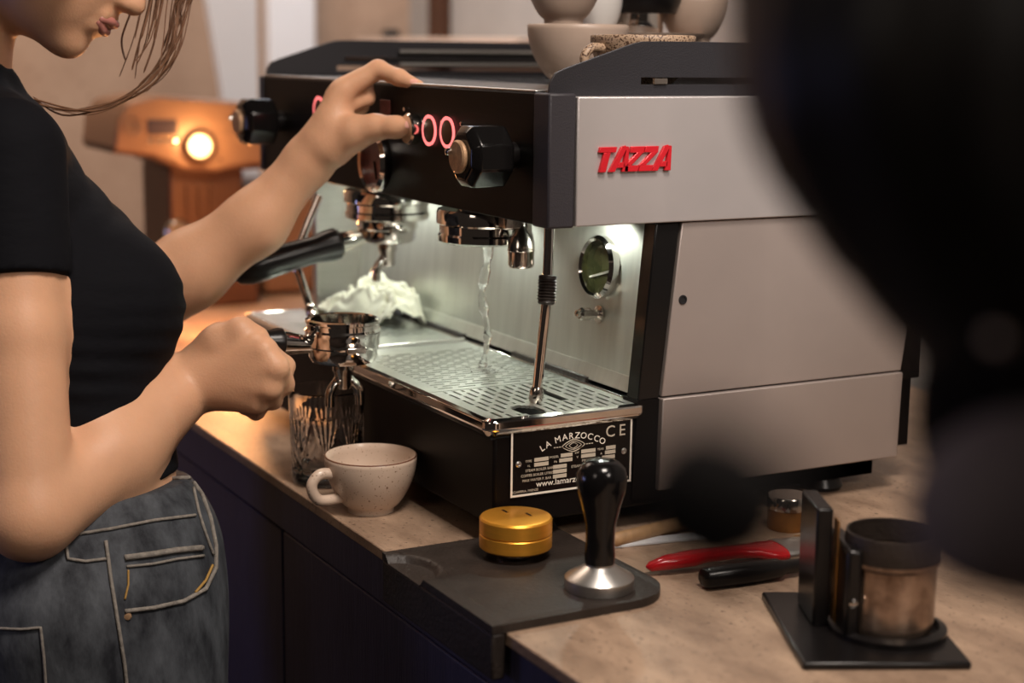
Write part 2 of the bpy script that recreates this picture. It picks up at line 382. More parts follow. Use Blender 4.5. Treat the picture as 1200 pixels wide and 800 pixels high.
MB().box((XF+.08,.30,.9125),(-1.262,.555,.928)).build('skirt', M['black'], em)
MB().box((-1.285,.30,.9125),(-1.262,.555,.945)).build('skirt', M['black'], em)
# backsplash
def bsy(z): return .257+(z-1.03)*.085
MB().prism([(bsy(1.040),1.040),(bsy(1.196),1.196),(bsy(1.196)+.004,1.196),(bsy(1.040)+.004,1.040)], 0, -1.945, XN-.024).build('backsplash', M['splash'], em, ang=20)
MB().prism([(.2510,1.026),(.2568,1.040),(.262,1.040),(.256,1.024)], 0, -1.945, XN-.026).build('splash_flange', M['splash'], em)
MB().box((-1.960,.20,.94),(-1.945,.60,1.196)).build('far_end_wall', M['steel'], em, bevel=.001)
MB().prism([(.264,1.0),(.272,1.10),(.279,1.192),(.30,1.192),(.30,1.0)], 0, -1.94, XN-.03).build('splash_backing', M['black'], em)
# base box
MB().box((-1.885,.088,.922),(XN-.006,.300,1.008)).build('base_box', M['black'], em, bevel=.003)
for x, y in ((-1.275,.150),(-1.84,.150),(-1.28,.50),(-1.84,.50)):
    MB().lathe([(.022,0),(.024,.004),(.020,.012),(.016,.014),(.016,.03)], (x,y,.90), n=24).build('foot', M['plastic'], em)
# tray rim
RX0, RX1, RY0, RY1 = -1.890, XN-.0005, .0785, .2500
r = MB()
def ring(x0, x1, y0, y1, z0, z1, wd):
    q = MB()
    q.box((x0,y0,z0),(x1,y0+wd,z1)); q.box((x0,y1-wd,z0),(x1,y1,z1)); q.box((x0,y0+wd,z0),(x0+wd,y1-wd,z1)); q.box((x1-wd,y0+wd,z0),(x1,y1-wd,z1)); return q
ro = MB()
def rrect(x0, x1, y0, y1, rad, n=6):
    out = []
    for cx, cy, a0 in ((x1-rad,y0+rad,-90),(x1-rad,y1-rad,0),(x0+rad,y1-rad,90),(x0+rad,y0+rad,180)):
        for k in range(n+1):
            a = math.radians(a0+90*k/n); out.append((cx+rad*math.cos(a), cy+rad*math.sin(a)))
    return out
o_ = rrect(RX0,RX1,RY0,RY1,.012); i_ = rrect(RX0+.006,RX1-.006,RY0+.006,RY1-.006,.007); n_ = len(o_)
prof = [(o_,1.0135),(o_,1.0215),(i_,1.0240),(i_,1.0060)]
vs = [(x,y,z) for pl, z in prof for x, y in pl]; fs = []
for k in range(4):
    for j in range(n_): fs.append((k*n_+j, k*n_+(j+1) % n_, ((k+1) % 4)*n_+(j+1) % n_, ((k+1) % 4)*n_+j))
ro.add(vs, fs).build('tray_rim', M['chrome'], em, bevel=.0012)
MB().box((RX0+.006,RY0+.006,1.004),(RX1-.006,RY1-.006,1.006)).build('drip_pan', M['kick'], em)
MB().box((-1.885,.2500,1.006),(XN-.026,.2560,1.022)).build('tray_gap_strip', M['black'], em)
for a, b in ((-1.80,-1.615),(-1.50,-1.345)):
    MB().box((a,.2475,1.018),(b,.2560,1.028)).build('rear_clip', M['rubber'], em, bevel=.001)
def grate(x0, x1, y0, y1, solid, name='grate'):
    h = .0031; nx = int((x1-x0)/h); ny = int((y1-y0)/h); keep = np.ones((nx, ny), bool)
    for i in range(nx):
        for j in range(ny): keep[i, j] = solid(x0+(i+.5)*h, y0+(j+.5)*h, i, j, nx, ny)
    keep[0] = keep[-1] = True; keep[:, 0] = keep[:, -1] = True
    vid = {}; vs = []; fs = []
    def v(i, j, t):
        if (i, j, t) not in vid: vid[(i, j, t)] = len(vs); vs.append((x0+i*h*(x1-x0)/(nx*h), y0+j*h*(y1-y0)/(ny*h), 1.0225-.0025*t))
        return vid[(i, j, t)]
    K = lambda i, j: 0 <= i < nx and 0 <= j < ny and keep[i, j]
    for i in range(nx):
        for j in range(ny):
            if not keep[i, j]: continue
            fs.append((v(i,j,0), v(i+1,j,0), v(i+1,j+1,0), v(i,j+1,0)))
            if not K(i-1,j): fs.append((v(i,j,0), v(i,j+1,0), v(i,j+1,1), v(i,j,1)))
            if not K(i+1,j): fs.append((v(i+1,j,0), v(i+1,j,1), v(i+1,j+1,1), v(i+1,j+1,0)))
            if not K(i,j-1): fs.append((v(i,j,0), v(i,j,1), v(i+1,j,1), v(i+1,j,0)))
            if not K(i,j+1): fs.append((v(i,j+1,0), v(i+1,j+1,0), v(i+1,j+1,1), v(i,j+1,1)))
    return MB().add(vs, fs).build(name, M['grate'], em)
def pat_near(x, y, i, j, nx, ny):
    if ((x+1.262)/.022)**2+((y-.135)/.013)**2 < 1: return False            # oval opening
    if abs(y-.185) < .0045 and -1.345 < x < -1.285: return False            # long slot
    if y < .098 or y > .240: return True
    if x > -1.325:
        if ((x+1.262)/.028)**2+((y-.135)/.018)**2 < 1 or (abs(y-.185) < .010 and -1.35 < x < -1.28): return True
        return not (j % 3 == 1 and (i+ (j//3 % 2)*4) % 9 < 7)
    return not (j % 3 == 1 and (i+(j//3 % 2)*4) % 9 < 7)
def pat_mid(x, y, i, j, nx, ny):
    if y < .100 or y > .238 or x < -1.565: return True
    if ((x+1.447)/.020)**2+((y-.185)/.020)**2 < 1: return not (i % 3 == 1 and 1 < j % 6)
    return not (i % 3 == 1 and (j+(i//3 % 2)*4) % 8 < 6)
def pat_far(x, y, i, j, nx, ny):
    if y < .104 or y > .235 or not (-1.80 < x < -1.66): return True
    return not (i % 3 == 1 and (j+(i//3 % 2)*4) % 8 < 6)
grate(-1.368, RX1-.0065, RY0+.007, RY1-.007, pat_near)
grate(-1.600, -1.370, RY0+.007, RY1-.007, pat_mid)
grate(RX0+.0065, -1.606, RY0+.007, RY1-.007, pat_far)
MB().box((-1.6055,RY0+.007,1.006),(-1.6005,RY1-.007,1.0265)).build('tray_divider', M['steel'], em, bevel=.001)
# group heads
def group_head(x, y):
    g = MB().lathe([(.030,1.197),(.030,1.190),(.049,1.190),(.0505,1.187),(.0505,1.176),(.0475,1.174),(.0475,1.166),(.049,1.164),(.049,1.158),(.046,1.156),(.035,1.156),(.033,1.162)], (x,y,0), n=64)
    o = g.build('group_head', M['chrome'], em)
    MB().lathe([(.034,1.162),(.001,1.160)], (x,y,0), n=40).build('shower_screen', M['steel'], o)
group_head(-1.447,.187); group_head(-1.690,.187)
# sight gauge, knob, screws on the backsplash
nb = Vector((0,-1,.085)).normalized()
c = ON(708,313,1,bsy(1.136))
g = MB().lathe([(.0295,0),(.0315,.003),(.0315,.009),(.0285,.0125),(.0262,.010),(.0262,.002),(.001,.002)], c, nb, 48).build('level_gauge', M['chrome'], em)
MB().lathe([(.026,.0025),(.026,.004),(.001,.0045)], c, nb, 40).build('gauge_glass', M['dial_glass'], g)
MB().cyl(c+nb*.0048+Vector((-.018,0,-.012)), c+nb*.0048+Vector((.018,0,-.002)), .0012, n=8).build('needle', M['steel'], g)
c = ON(703,368,1,bsy(1.088))
k_ = MB().lathe([(.009,0),(.009,.002),(.0045,.003),(.0045,.012),(.0065,.013),(.0065,.022),(.005,.024),(.0038,.024),(.0038,.028),(.001,.029)], c, nb, 24).build('drain_valve', M['chrome_worn'], em)
for q in ((760,292),(742,413)):
    c = ON(*q,1,bsy(1.11)); MB().lathe([(.0062,0),(.0062,.0015),(.003,.0035),(.003,.0022),(.001,.0022)], c, nb, 20).build('screw', M['chrome_worn'], em)
# hot water nozzle
c = ON(611,262,1,.19)
MB().lathe([(.0045,.02),(.0045,-.006),(.0060,-.012),(.0125,-.020),(.0135,-.030),(.0140,-.032),(.0132,-.034),(.0132,-.046),(.0115,-.049),(.010,-.049),(.009,-.044)], (c.x,c.y,1.187), n=32).build('water_nozzle', M['chrome_worn'], em)
MB().box((c.x-.012,c.y-.02,1.176),(c.x+.004,c.y+.006,1.196)).build('nozzle_bracket', M['chrome_worn'], em, bevel=.002)
# steam wands
def steam_wand(pts, sleeve, rr=.0050):
    o = MB().tube(spline(pts, 6), rr, 14).build('steam_wand', M['chrome'], em)
    s = MB(); a, b = sleeve; d = (b-a)
    s.lathe([(rr+.001,0),(.0085,.001),(.0085,.004)]+[(.0092 if i % 2 else .0076, .004+(d.length-.008)*i/14) for i in range(15)]+[(.0085,d.length-.002),(rr+.001,d.length)], a, d, 20)
    s.build('rubber_sleeve', M['rubber'], o)
    t = Vector(pts[-1]); u = (t-Vector(pts[-2])).normalized()
    MB().lathe([(rr,-.004),(.0068,0),(.0068,.008),(.004,.013),(.001,.013)], t, u, 18).build('steam_tip', M['chrome_worn'], o)
w0, w1, w2, w3 = ON(644,262,1,.172), ON(642,322,1,.168), ON(640,357,1,.165), ON(629,458,1,.158)
steam_wand([w0+Vector((0,0,.02)), w0, w1, w2, w2.lerp(w3,.5), w3], (w1, w2))
f0, f1, f2 = ON(347,300,1,.10), ON(352,325,1,.10), ON(364,362,1,.10)
steam_wand([f0+Vector((0,.03,.07)), f0, f1, f2], (f0, f0.lerp(f1,.5)))
# water stream
wt = MB(); pts = []; rs = []
for i in range(61):
    t = i/60; pts.append((-1.447+.0022*math.sin(11*t), .187+.0022*math.sin(9*t+1), 1.158-t*.134)); rs.append(.0052-.0022*t+.0011*math.sin(27*t)+.0005*math.sin(61*t))
tag(recentre(wt.tube(pts, rs, 12).build('water_stream', M['water'], ang=180), (-1.447,.187,1.023)), 'thin stream of water falling from the near group head to the tray', 'water')
dz = MB()
for i in range(26):
    a = random.uniform(0,2*PI); q = random.uniform(.004,.024); r_ = random.uniform(.0007,.0022)
    dz.lathe([(.0001,0),(r_,.0),(r_*.8,r_*.6),(.0001,r_)], (-1.447+q*math.cos(a),.187+q*math.sin(a),1.0226+ (random.uniform(0,.006) if i % 3 == 0 else 0)), n=10)
o = dz.build('water_drops', M['water'], ang=180); o['kind'] = 'stuff'; tag(recentre(o,(-1.447,.187,1.023)), 'scattered water drops where the stream hits the grate', 'water drops')
# front panel controls
def front_disc(px, py, R, prof, name, m, n=40, parent=em):
    c = ON(px, py, 1, .138); return MB().lathe(prof, c, (0,-1,0), n).build(name, m, parent), c
def button(x, z):
    b = MB().lathe([(.0128,0),(.0150,.0008),(.0158,.0026),(.0128,.0026),(.0122,.002),(.0122,0)], (x,.138,z), (0,-1,0), 40, close=True).build('button', M['red_glow'], em)
    MB().lathe([(.0122,0),(.0122,.0026),(.010,.0032),(.0005,.0030)], (x,.138,z), (0,-1,0), 36).build('button_face', M['red_disc'], b)
for x in (-1.475,-1.434): button(x,1.2685)
for x in (-1.772,-1.728): button(x,1.2775)
c = ON(487,151,1,.138)
MB().lathe([(.016,0),(.0165,.002),(.0165,.009),(.0145,.011),(.001,.0105)], c, (0,-1,0), 40).build('dose_knob', M['chrome_worn'], em)
for q in ((518,143),(541,145),(496,141),(474,128)):
    c = ON(*q,1,.138); MB().lathe([(.0022,0),(.0022,.001),(.0005,.0016)], c, (0,-1,0), 14).build('indicator', M['chrome'], em)
c = ON(452,128,1,.138); MB().box((c.x-.013,.1365,c.z-.010),(c.x+.013,.1385,c.z+.010)).build('display', M['gauge_red'], em, bevel=.0005)
c = ON(446,189,1,.138)
g = MB().lathe([(.031,0),(.0335,.004),(.0335,.010),(.0305,.014),(.0275,.012),(.0275,.004),(.001,.004)], c, (0,-1,0), 48).build('pressure_gauge', M['chrome'], em)
MB().lathe([(.0272,.0045),(.0272,.0070),(.001,.0070)], c, (0,-1,0), 40).build('gauge_face', M['gauge_red'], g)
MB().cyl(c+Vector((0,-.0078,0)), c+Vector((.006,-.0078,-.019)), .0009, n=8).build('needle', M['plastic'], g)
def steam_knob(px, py):
    c = ON(px, py, 1, .138); A = (0,-1,0)
    k = MB().lathe([(.0125,0),(.0125,.014)], c, A, 24).build('steam_knob', M['plastic'], em)
    q = MB(); U = Vector((1,0,0)); W = Vector((0,0,1)); vs = []
    rings = [(.0255,.012),(.0300,.016),(.0300,.048),(.0225,.0545)]
    for r_, h in rings:
        for j in range(8):
            a = PI/8+2*PI*j/8; vs.append(c+Vector(A)*h+(U*math.cos(a)+W*math.sin(a))*r_)
    fs = [(i*8+j, i*8+(j+1) % 8, (i+1)*8+(j+1) % 8, (i+1)*8+j) for i in range(3) for j in range(8)]+[tuple(range(7,-1,-1)), tuple(range(24,32))]
    q.add(vs, fs).build('grip', M['black_gloss'], k, bevel=.0016)
    MB().lathe([(.0135,.0540),(.0150,.0560),(.0150,.0585),(.0135,.0600),(.0005,.0605)], c, A, 36).build('cap', M['copper_cap'], k)
    MB().lathe([(.0035,.060),(.0030,.0645),(.0005,.0655)], c+Vector((-.010,0,.004)), A, 12).build('cap_pin', M['chrome'], k)
steam_knob(602,182); steam_knob(330,142)
# cup rails, top
def rail_poly(): return [(.143,1.3095),(.1445,1.322),(.150,1.330),(.160,1.334),(.229,1.356),(.250,1.359),(.60,1.359),(.60,1.3095)]
top = MB().box((XF+.012,.150,1.306),(XN-.022,.595,1.311)).build('cup_tray', M['black'], em)
for i in range(26):
    y = .168+i*.0165; MB().box((XF+.02,y,1.311),(XN-.03,y+.006,1.3135)).build('cup_tray_bar', M['steel'], em) if i < 8 else MB().box((XF+.02,y,1.311),(XN-.03,y+.006,1.3135)).build('cup_tray_bar', M['black'], em)
def rail(x0, x1):
    o = MB(); P_ = rail_poly()
    # split around the slot so the slot is a real opening
    o.prism([(.143,1.3095),(.1445,1.322),(.150,1.330),(.160,1.334),(.229,1.356),(.240,1.3585),(.260,1.359),(.60,1.359),(.60,1.3262),(.240,1.3262),(.240,1.320),(.60,1.320),(.60,1.3095)], 0, x0, x1)
    return o.build('cup_rail', M['rail'], em, bevel=.0004)
rail(XN-.016, XN-.0125); rail(XF+.004, XF+.008)
MB().box((XF+.008,.592,1.3095),(XN-.016,.596,1.359)).build('cup_rail', M['rail'], em)
MB().box((XF+.0085,.25,1.334),(XF+.012,.59,1.3375)).build('cup_rail_rod', M['chrome'], em)
for z in (1.328,1.345):
    MB().cyl((XF+.016,.325,z),(XF+.016,.59,z),.0032,n=12).build('cup_rail_rod', M['steel'], em)
MB().box((XF+.01,.139,1.3125),(XN-.03,.150,1.3145)).build('top_lip', M['steel'], em, bevel=.0006)
c = ON(772,96,0,XN-.0125); MB().box((XN-.0135,c.y-.006,1.3205),(XN-.010,c.y+.008,1.3255)).build('rail_clip', M['chrome_worn'], em)
# badge letters
def stroke_letter(polys, y, z, h, name='badge_letter'):
    q = MB()
    for pl in polys:
        q.prism([(y+(u*.76+v*.28)*h, z+v*h) for u, v in pl], 0, XN+.002, XN+.0055)
    return q.build(name, M['red_badge'], em, bevel=.0004)
T_ = [[(-.12,.78),(.92,.78),(.92,1),(-.12,1)],[(.20,0),(.60,0),(.60,.78),(.20,.78)]]
A_ = [[(-.30,0),(-.02,0),(.40,1),(.12,1)],[(.12,1),(.60,1),(.86,0),(.56,0)],[(.14,.22),(.62,.22),(.62,.40),(.22,.40)]]
Z_ = [[(.0,.76),(.84,.76),(.84,1),(.0,1)],[(-.06,0),(.78,0),(.78,.24),(-.06,.24)],[(-.06,.24),(.30,.24),(.84,.76),(.46,.76)]]
A2 = [[(-.34,0),(.02,0),(.40,1),(.06,1)],[(.40,1),(.52,1),(.86,0),(.48,0)],[(.10,.16),(.56,.16),(.52,.38),(.16,.38)]]
y0 = ON(694,202,0,XN+.002); y1 = ON(790,197,0,XN+.002); hh = .0225
zb = ON(694,202,0,XN+.002).z; step = (y1.y-y0.y-.016)/4.55
for i, L in enumerate((T_, A2, Z_, Z_, A2)):
    stroke_letter(L, y0.y+.002+i*step*.97+(.004 if i in (1,4) else 0), zb, hh)
# rating plate
pl = MB().box((XN-.0062,.1040,.9480),(XN-.0046,.2350,1.0125)).build('rating_plate', M['plate'], em)
fr = MB(); x0, x1 = XN-.0048, XN-.0040
for a, b in (((.1045,.9485),(.2345,.9503)),((.1045,1.0102),(.2345,1.012)),((.1045,.9503),(.1063,1.0102)),((.2327,.9503),(.2345,1.0102))):
    fr.box((x0,a[0],a[1]),(x1,b[0],b[1]))
fr.build('plate_border', M['print'], pl)
XT = XN-.0044
word = 'LA MARZOCCO'; R_ = .064; cy, cz = .1695, .9330
for i, ch in enumerate(word):
    if ch == ' ': continue
    a = math.radians(29*(1-(0,1.0,1.7,2.6,3.75,4.75,5.75,6.75,7.85,8.95,10.0)[i]/5.0)); 
    text_mesh(ch, .0084, .0002, side_frame(XT, cy-R_*math.sin(a)*1.0, cz+R_*math.cos(a), a), 'plate_lettering', M['print'], pl, sx=1.05)
text_mesh('C\u0404' if False else 'C', .0155, .0002, side_frame(XT,.2105,.9945), 'plate_lettering', M['print_dim'], pl)
text_mesh('\u20ac' if False else 'E', .0155, .0002, side_frame(XT,.2235,.9945), 'plate_lettering', M['print_dim'], pl)
text_mesh('www.lamarzocco.com', .0080, .0002, side_frame(XT,.1690,.9555), 'plate_lettering', M['print'], pl, sx=1.05)
em_ = MB()
def flat(poly): em_.prism(poly, 0, XT-.0002, XT+.0002)
for s_ in (1.0,):
    n = 28
    for (a, b, t) in ((.0125,.0062,.0009),(.0088,.0042,.0006),(.0048,.0030,.0006)):
        for k in range(n):
            def q(t_, ex): 
                c_, s2 = math.cos(t_), math.sin(t_); return (.1705+math.copysign(abs(c_)**1.5,c_)*(a-ex), .9905+math.copysign(abs(s2)**1.5,s2)*(b-ex))
            t1, t2 = 2*PI*k/n, 2*PI*(k+1)/n; flat([q(t1,0),q(t2,0),q(t2,t),q(t1,t)])
for s2 in (-1,1):
    for k in range(3): flat([(.1705+s2*(.0135+k*.0028),.9901),(.1705+s2*(.0155+k*.0028),.9901),(.1705+s2*(.0155+k*.0028),.9908),(.1705+s2*(.0135+k*.0028),.9908)])
em_.build('plate_emblem', M['print_dim'], pl)
fl = MB()
rows = [(.1290,.1440,.9812),(.1290,.1440,.9766),(.1570,.1695,.9822),(.1555,.1695,.9776),(.1790,.1945,.9836),(.1790,.1945,.9792),(.2060,.2165,.9842),(.2050,.2165,.9798),
        (.1490,.1635,.9722),(.1490,.1635,.9676),(.1490,.1635,.9630),(.2020,.2160,.9752),(.2020,.2160,.9706)]
for a, b, z in rows: fl.box((XT-.0002,a,z-.0017),(XT+.0002,b,z+.0017))
fl.build('plate_fields', M['print_dim'], pl)
for txt, y, z, s_ in (('TYPE',.1230,.9797,.0030),('N.',.1235,.9752,.0030),('MODEL',.1500,.9808,.0030),('Hz',.1515,.9762,.0030),('kW',.1745,.9822,.0030),('V',.1750,.9778,.0030),('YEAR',.2000,.9828,.0030),('A',.2010,.9784,.0030),
        ('STEAM BOILER BAR',.1345,.9708,.0034),('COFFEE BOILER LITRES',.1325,.9662,.0034),('MAX WATER P. BAR',.1320,.9616,.0034),('MAX PUMP P.',.1900,.9738,.0034),('STEAM BOILER LITRES',.1850,.9692,.0034),('SCARPERIA, FIRENZE',.1200,.9520,.0030),('MADE IN ITALY',.2210,.9520,.0030)):
    text_mesh(txt, s_, .0001, side_frame(XT,y,z), 'plate_lettering', M['print_dim'], pl)
for q in ((.1125,.9790),(.2260,.9790)):
    MB().lathe([(.0030,0),(.0030,.0008),(.0016,.0014),(.0013,.0006),(.0002,.0006)], (XN-.0048,q[0],q[1]), (1,0,0), 18).build('rivet', M['steel'], pl)

# ================================================================== PORTAFILTERS
def portafilter(c, dirv, label, spout='double', L=.125, K=1.0, kh=1.0, group=None):
    c = Vector(c); d = Vector(dirv).normalized(); SL = lambda pr, k=None: [(a*(k or K), b*(k or K)) for a, b in pr]
    t = thing('portafilter', label, 'portafilter', c, group)
    MB().lathe(SL([(.0330,-.0060),(.0352,-.004),(.0352,.004),(.0362,.006),(.0362,.010),(.0345,.012),(.0345,.0165),(.0358,.018),(.0358,.0205),(.0325,.0215),(.0305,.0205),(.0290,-.010),(.001,-.011)]), c, n=56).build('basket', M['chrome'], t)
    MB().lathe(SL([(.0005,-.0235),(.018,-.0235),(.0300,-.0200),(.0330,-.0150),(.0330,-.0060)]), c, n=56).build('bowl', M['chrome'], t)
    for s2 in (1,-1):
        u = Vector((-d.y*s2, d.x*s2, 0)).normalized()
        m_ = Matrix.Translation(c+u*.037*K+Vector((0,0,-.004))) @ u.to_track_quat('X','Z').to_matrix().to_4x4()
        MB().box((-.004,-.010,-.003),(.004,.010,.003), m_).build('lug', M['chrome_worn'], t, bevel=.001)
    a = c+d*.034*K+Vector((0,0,-.006*K)); MB().lathe(SL([(.0085,-.004),(.0085,.002),(.0095,.010),(.0112,.022),(.0116,.026)]), a, d, 28).build('neck', M['chrome'], t)
    hb = a+d*.026*K
    MB().lathe([(r_*kh, q_*L/.125) for r_, q_ in ((.0001,-.001),(.0125,-.001),(.0150,.003),(.0152,.012),(.0128,.030),(.0135,.060),(.0150,.090),(.0150,.107),(.0125,.119),(.006,.125),(.0001,.126))], hb, d, 32).build('handle', M['plastic'], t)
    if spout:
        q0 = -.0235*K
        s = MB().lathe([(.0110,q0+.001),(.0110,q0-.006),(.0090,q0-.010),(.0092,q0-.022),(.0080,q0-.025),(.0001,q0-.025)], c, n=28).build('spout_stem', M['chrome_worn'], t)
        for s2 in ((1,-1) if spout == 'double' else (1,)):
            u = Vector((d.x,d.y,0))*s2*.85+Vector((.2,0,0))
            p0 = c+Vector((0,0,q0-.016)); pts = spline([p0, p0+u*.010+Vector((0,0,-.003)), p0+u*.018+Vector((0,0,-.012)), p0+u*.019+Vector((0,0,-.026))], 6)
            MB().tube(pts, [.0062]*6+[.0050]*(len(pts)-6), 14).build('spout', M['chrome_worn'], s)
    return t
PC = P(402, 398, 1.625)
hd = (P(300,404,1.580)-P(366,407,1.605)).normalized()
portafilter(PC, hd, 'chrome portafilter held by the barista over the cut glass tumbler', L=.066, K=1.06, group='portafilters')
G2 = Vector((-1.690,.187,1.150))
h2 = (ON(318,302,1,.02)-ON(425,258,1,.125)).normalized()
portafilter(G2, Vector((-.10,-1,-.24)), 'chrome portafilter with black handle locked into the far group head', spout='single', L=.128, kh=1.22, group='portafilters')

# ================================================================== COUNTER THINGS
# cut glass tumbler
gc = Vector((-1.530,.0445,.9002))
def cut(r, h, a):
    if r < .03 or h < .012 or h > .072: return r
    k = (a/(2*PI)*8) % 1-.5; t = (h-.012)/.060
    d = 0
    for s_ in (-1,-.5,0,.5,1):
        wv = abs(k-s_*.42*max(t-.12,0)*1.1)
        d = max(d, max(0, 1-wv/.045))
    return r-.0016*d*(1 if t > .1 else .3)-.0009*max(0, math.sin(a*24+h*500))*(t < .35)
out = [(.0005,0),(.034,0),(.0367,.002)]+[(.0370+.0028*i/30,.004+.095*i/30) for i in range(31)]
inn = [(.0378,.0998),(.0368,.097)]+[(.0368-.004*i/10,.097-.078*i/10) for i in range(1,11)]+[(.028,.0155),(.0005,.015)]
tag(recentre(MB().lathe(out+inn, gc, n=192, fn=lambda r, h, a: cut(r, h, a) if r > .0363 else r).build('cut_glass_tumbler', M['glass'], ang=50), gc), 'clear cut glass tumbler under the held portafilter, behind the speckled cup', 'glass')
# cups
def handle_pts(c, ang, r1, z0, z1, out_):
    u = Vector((math.cos(ang), math.sin(ang), 0)); c = Vector(c)
    return spline([c+u*(r1-.004)+Vector((0,0,z1)), c+u*(r1+out_*.6)+Vector((0,0,z1+.002)), c+u*(r1+out_)+Vector((0,0,(z0+z1)/2+.004)), c+u*(r1+out_*.62)+Vector((0,0,z0+.002)), c+u*(r1-.012)+Vector((0,0,z0+.002))], 8)
def cup(c, R, H, ang, m, label, name='cup', rim=True, group=None, hr=.0048):
    c = Vector(c); t = thing(name, label, 'cup', c, group)
    o = []
    for i in range(15):
        s = i/14; o.append((R*(.50+.50*math.sin(min(1,s*1.02)*PI/2)**.72) if s > 0 else R*.50, .004+(H-.004)*s))
    ob = [(.0005,.0015),(R*.44,.0015),(R*.46,0),(R*.50,0),(R*.50,.004)]+o[1:]
    ib = [(R-.0016,H+.0012)]+[(max(.001,r-.0036), h+.0010) for r, h in o[::-1][1:-1]]+[(.0005,.0075)]
    MB().lathe(ob+ib, c, n=64).build('bowl', m, t, ang=60)
    if rim: MB().torus(c+Vector((0,0,H)), (0,0,1), R-.0010, .00105, 64, 8).build('rim', M['ceramic_rim'], t)
    if ang is not None:
        MB().tube(handle_pts(c, ang, R*.90, H*.28, H*.74, R*.50), hr, 12).build('handle', m, t)
    return t
cc = Vector((-1.409,.0415,.9002))
dvec = (P(370,560,1.55)-P(440,560,1.585)); 
cup(cc, .0455, .0560, math.atan2(dvec.y, dvec.x), M['ceramic'], 'speckled cream cup with brown rim standing on the worktop', hr=.0055)

# tamping mat
mt = thing('tamping_mat', 'black rubber corner tamping mat hooked over the worktop edge', 'mat', (-1.155,.07,.9))
X0, X1, Y0, Y1 = -1.260, -1.050, -.013, .165; nx, ny = 84, 72
def mtop(x, y):
    z = .9075
    d = math.hypot((x+1.214)/1.25, y+.014)
    if d < .031: z -= .0085*min(1, (.031-d)/.006)
    e = min(x-X0, X1-x, Y1-y)
    if e > .006 and y > .0: z -= .0010
    return z
def wx(u, v):                       # rounded right side
    x = X0+(X1-X0)*u; y = Y0+(Y1-Y0)*v
    bulge = -.020*(1-v)*u**3*0
    return x+bulge, y
vs = []; fs = []
for i in range(nx+1):
    for j in range(ny+1):
        x, y = wx(i/nx, j/ny)
        rr = .045; cx, cy = X1-rr, Y1-rr
        if x > cx and y > cy:
            dx, dy = x-cx, y-cy; m_ = max(dx, dy); l_ = math.hypot(dx, dy)
            if l_ > 1e-9: x, y = cx+dx*m_/l_, cy+dy*m_/l_
        vs.append((x, y, mtop(x, y)))
tid = lambda i, j: i*(ny+1)+j
for i in range(nx):
    for j in range(ny): fs.append((tid(i,j), tid(i+1,j), tid(i+1,j+1), tid(i,j+1)))
bd = [(i,0) for i in range(nx)]+[(nx,j) for j in range(ny)]+[(i,ny) for i in range(nx,0,-1)]+[(0,j) for j in range(ny,0,-1)]
nb_ = len(vs)
for i, j in bd: vs.append((vs[tid(i,j)][0], vs[tid(i,j)][1], .9003))
for k in range(len(bd)):
    k2 = (k+1) % len(bd); fs.append((tid(*bd[k]), nb_+k, nb_+k2, tid(*bd[k2])))
fs.append(tuple(range(nb_+len(bd)-1, nb_-1, -1)))
MB().add(vs, fs).build('pad', M['rubber'], mt, ang=50)
MB().box((X0,-.013,.862),(X1,-.001,.9004)).build('lip', M['rubber'], mt, bevel=.002)
# gold distributor
c = ON(604,650,2,.907); c.z = .9068
ds = thing('coffee_distributor', 'orange-gold anodised round distributor on the black tamping mat', 'coffee distributor', c)
MB().lathe([(.0005,0),(.0155,0),(.0165,.002),(.0165,.006),(.012,.008),(.0005,.008)], c, n=40).build('paddle', M['chrome_worn'], ds)
MB().lathe([(.0005,.008),(.0310,.008),(.0325,.0095),(.0325,.0205),(.0318,.0212),(.0318,.0220),(.0325,.0228),(.0325,.0345),(.0312,.0362),(.0290,.0368),(.0005,.0372)], c, n=72).build('body', M['gold'], ds, ang=25)
for dx, dy in ((-.012,-.004),(.006,.010)):
    MB().box((c.x+dx-.006,c.y+dy-.0012,c.z+.0369),(c.x+dx+.004,c.y+dy+.0012,c.z+.0378)).build('engraving', M['chrome_worn'], ds)
# tamper
c = ON(702,688,2,.907); c.z = .9068
tp = thing('tamper', 'coffee tamper with black knob handle and steel base on the mat', 'tamper', c)
MB().lathe([(.0005,0),(.0288,0),(.0292,.001),(.0292,.0095),(.0280,.0108),(.0150,.0185),(.0120,.0205),(.0118,.024),(.0005,.024)], c, n=64).build('base', M['steel'], tp, ang=25)
MB().lathe([(.0005,.022),(.0125,.022),(.0128,.030),(.0120,.040),(.0125,.055),(.0165,.072),(.0200,.084),(.0212,.094),(.0195,.103),(.0140,.109),(.0070,.111),(.0005,.1113)], c, n=48).build('handle', M['black_gloss'], tp, ang=60)
# red pastry brush
a = ON(757,667,2,.906); b = ON(912,648,2,.906); a.z = b.z = .908
d = (b-a).normalized(); s_ = Vector((-d.y, d.x, 0)); L = (b-a).length
rb = thing('pastry_brush', 'flat brush with glossy red handle lying on the worktop', 'brush', a.lerp(b,.5)-Vector((0,0,.0078)))
def flatloft(stn, A, D, S, name, m, parent, n=20):   # (along, half width, half thickness, rise)
    vs = []
    for t, hw, ht, rz in stn:
        for j in range(n):
            an = 2*PI*j/n; ca, sa = math.cos(an), math.sin(an)
            vs.append(A+D*t+S*(hw*math.copysign(abs(ca)**.8, ca))+Vector((0,0,rz+ht*math.copysign(abs(sa)**.8, sa))))
    k = len(stn); fs = [(i*n+j, i*n+(j+1) % n, (i+1)*n+(j+1) % n, (i+1)*n+j) for i in range(k-1) for j in range(n)]+[tuple(range(n-1,-1,-1)), tuple((k-1)*n+j for j in range(n))]
    return MB().add(vs, fs).build(name, m, parent, ang=60)
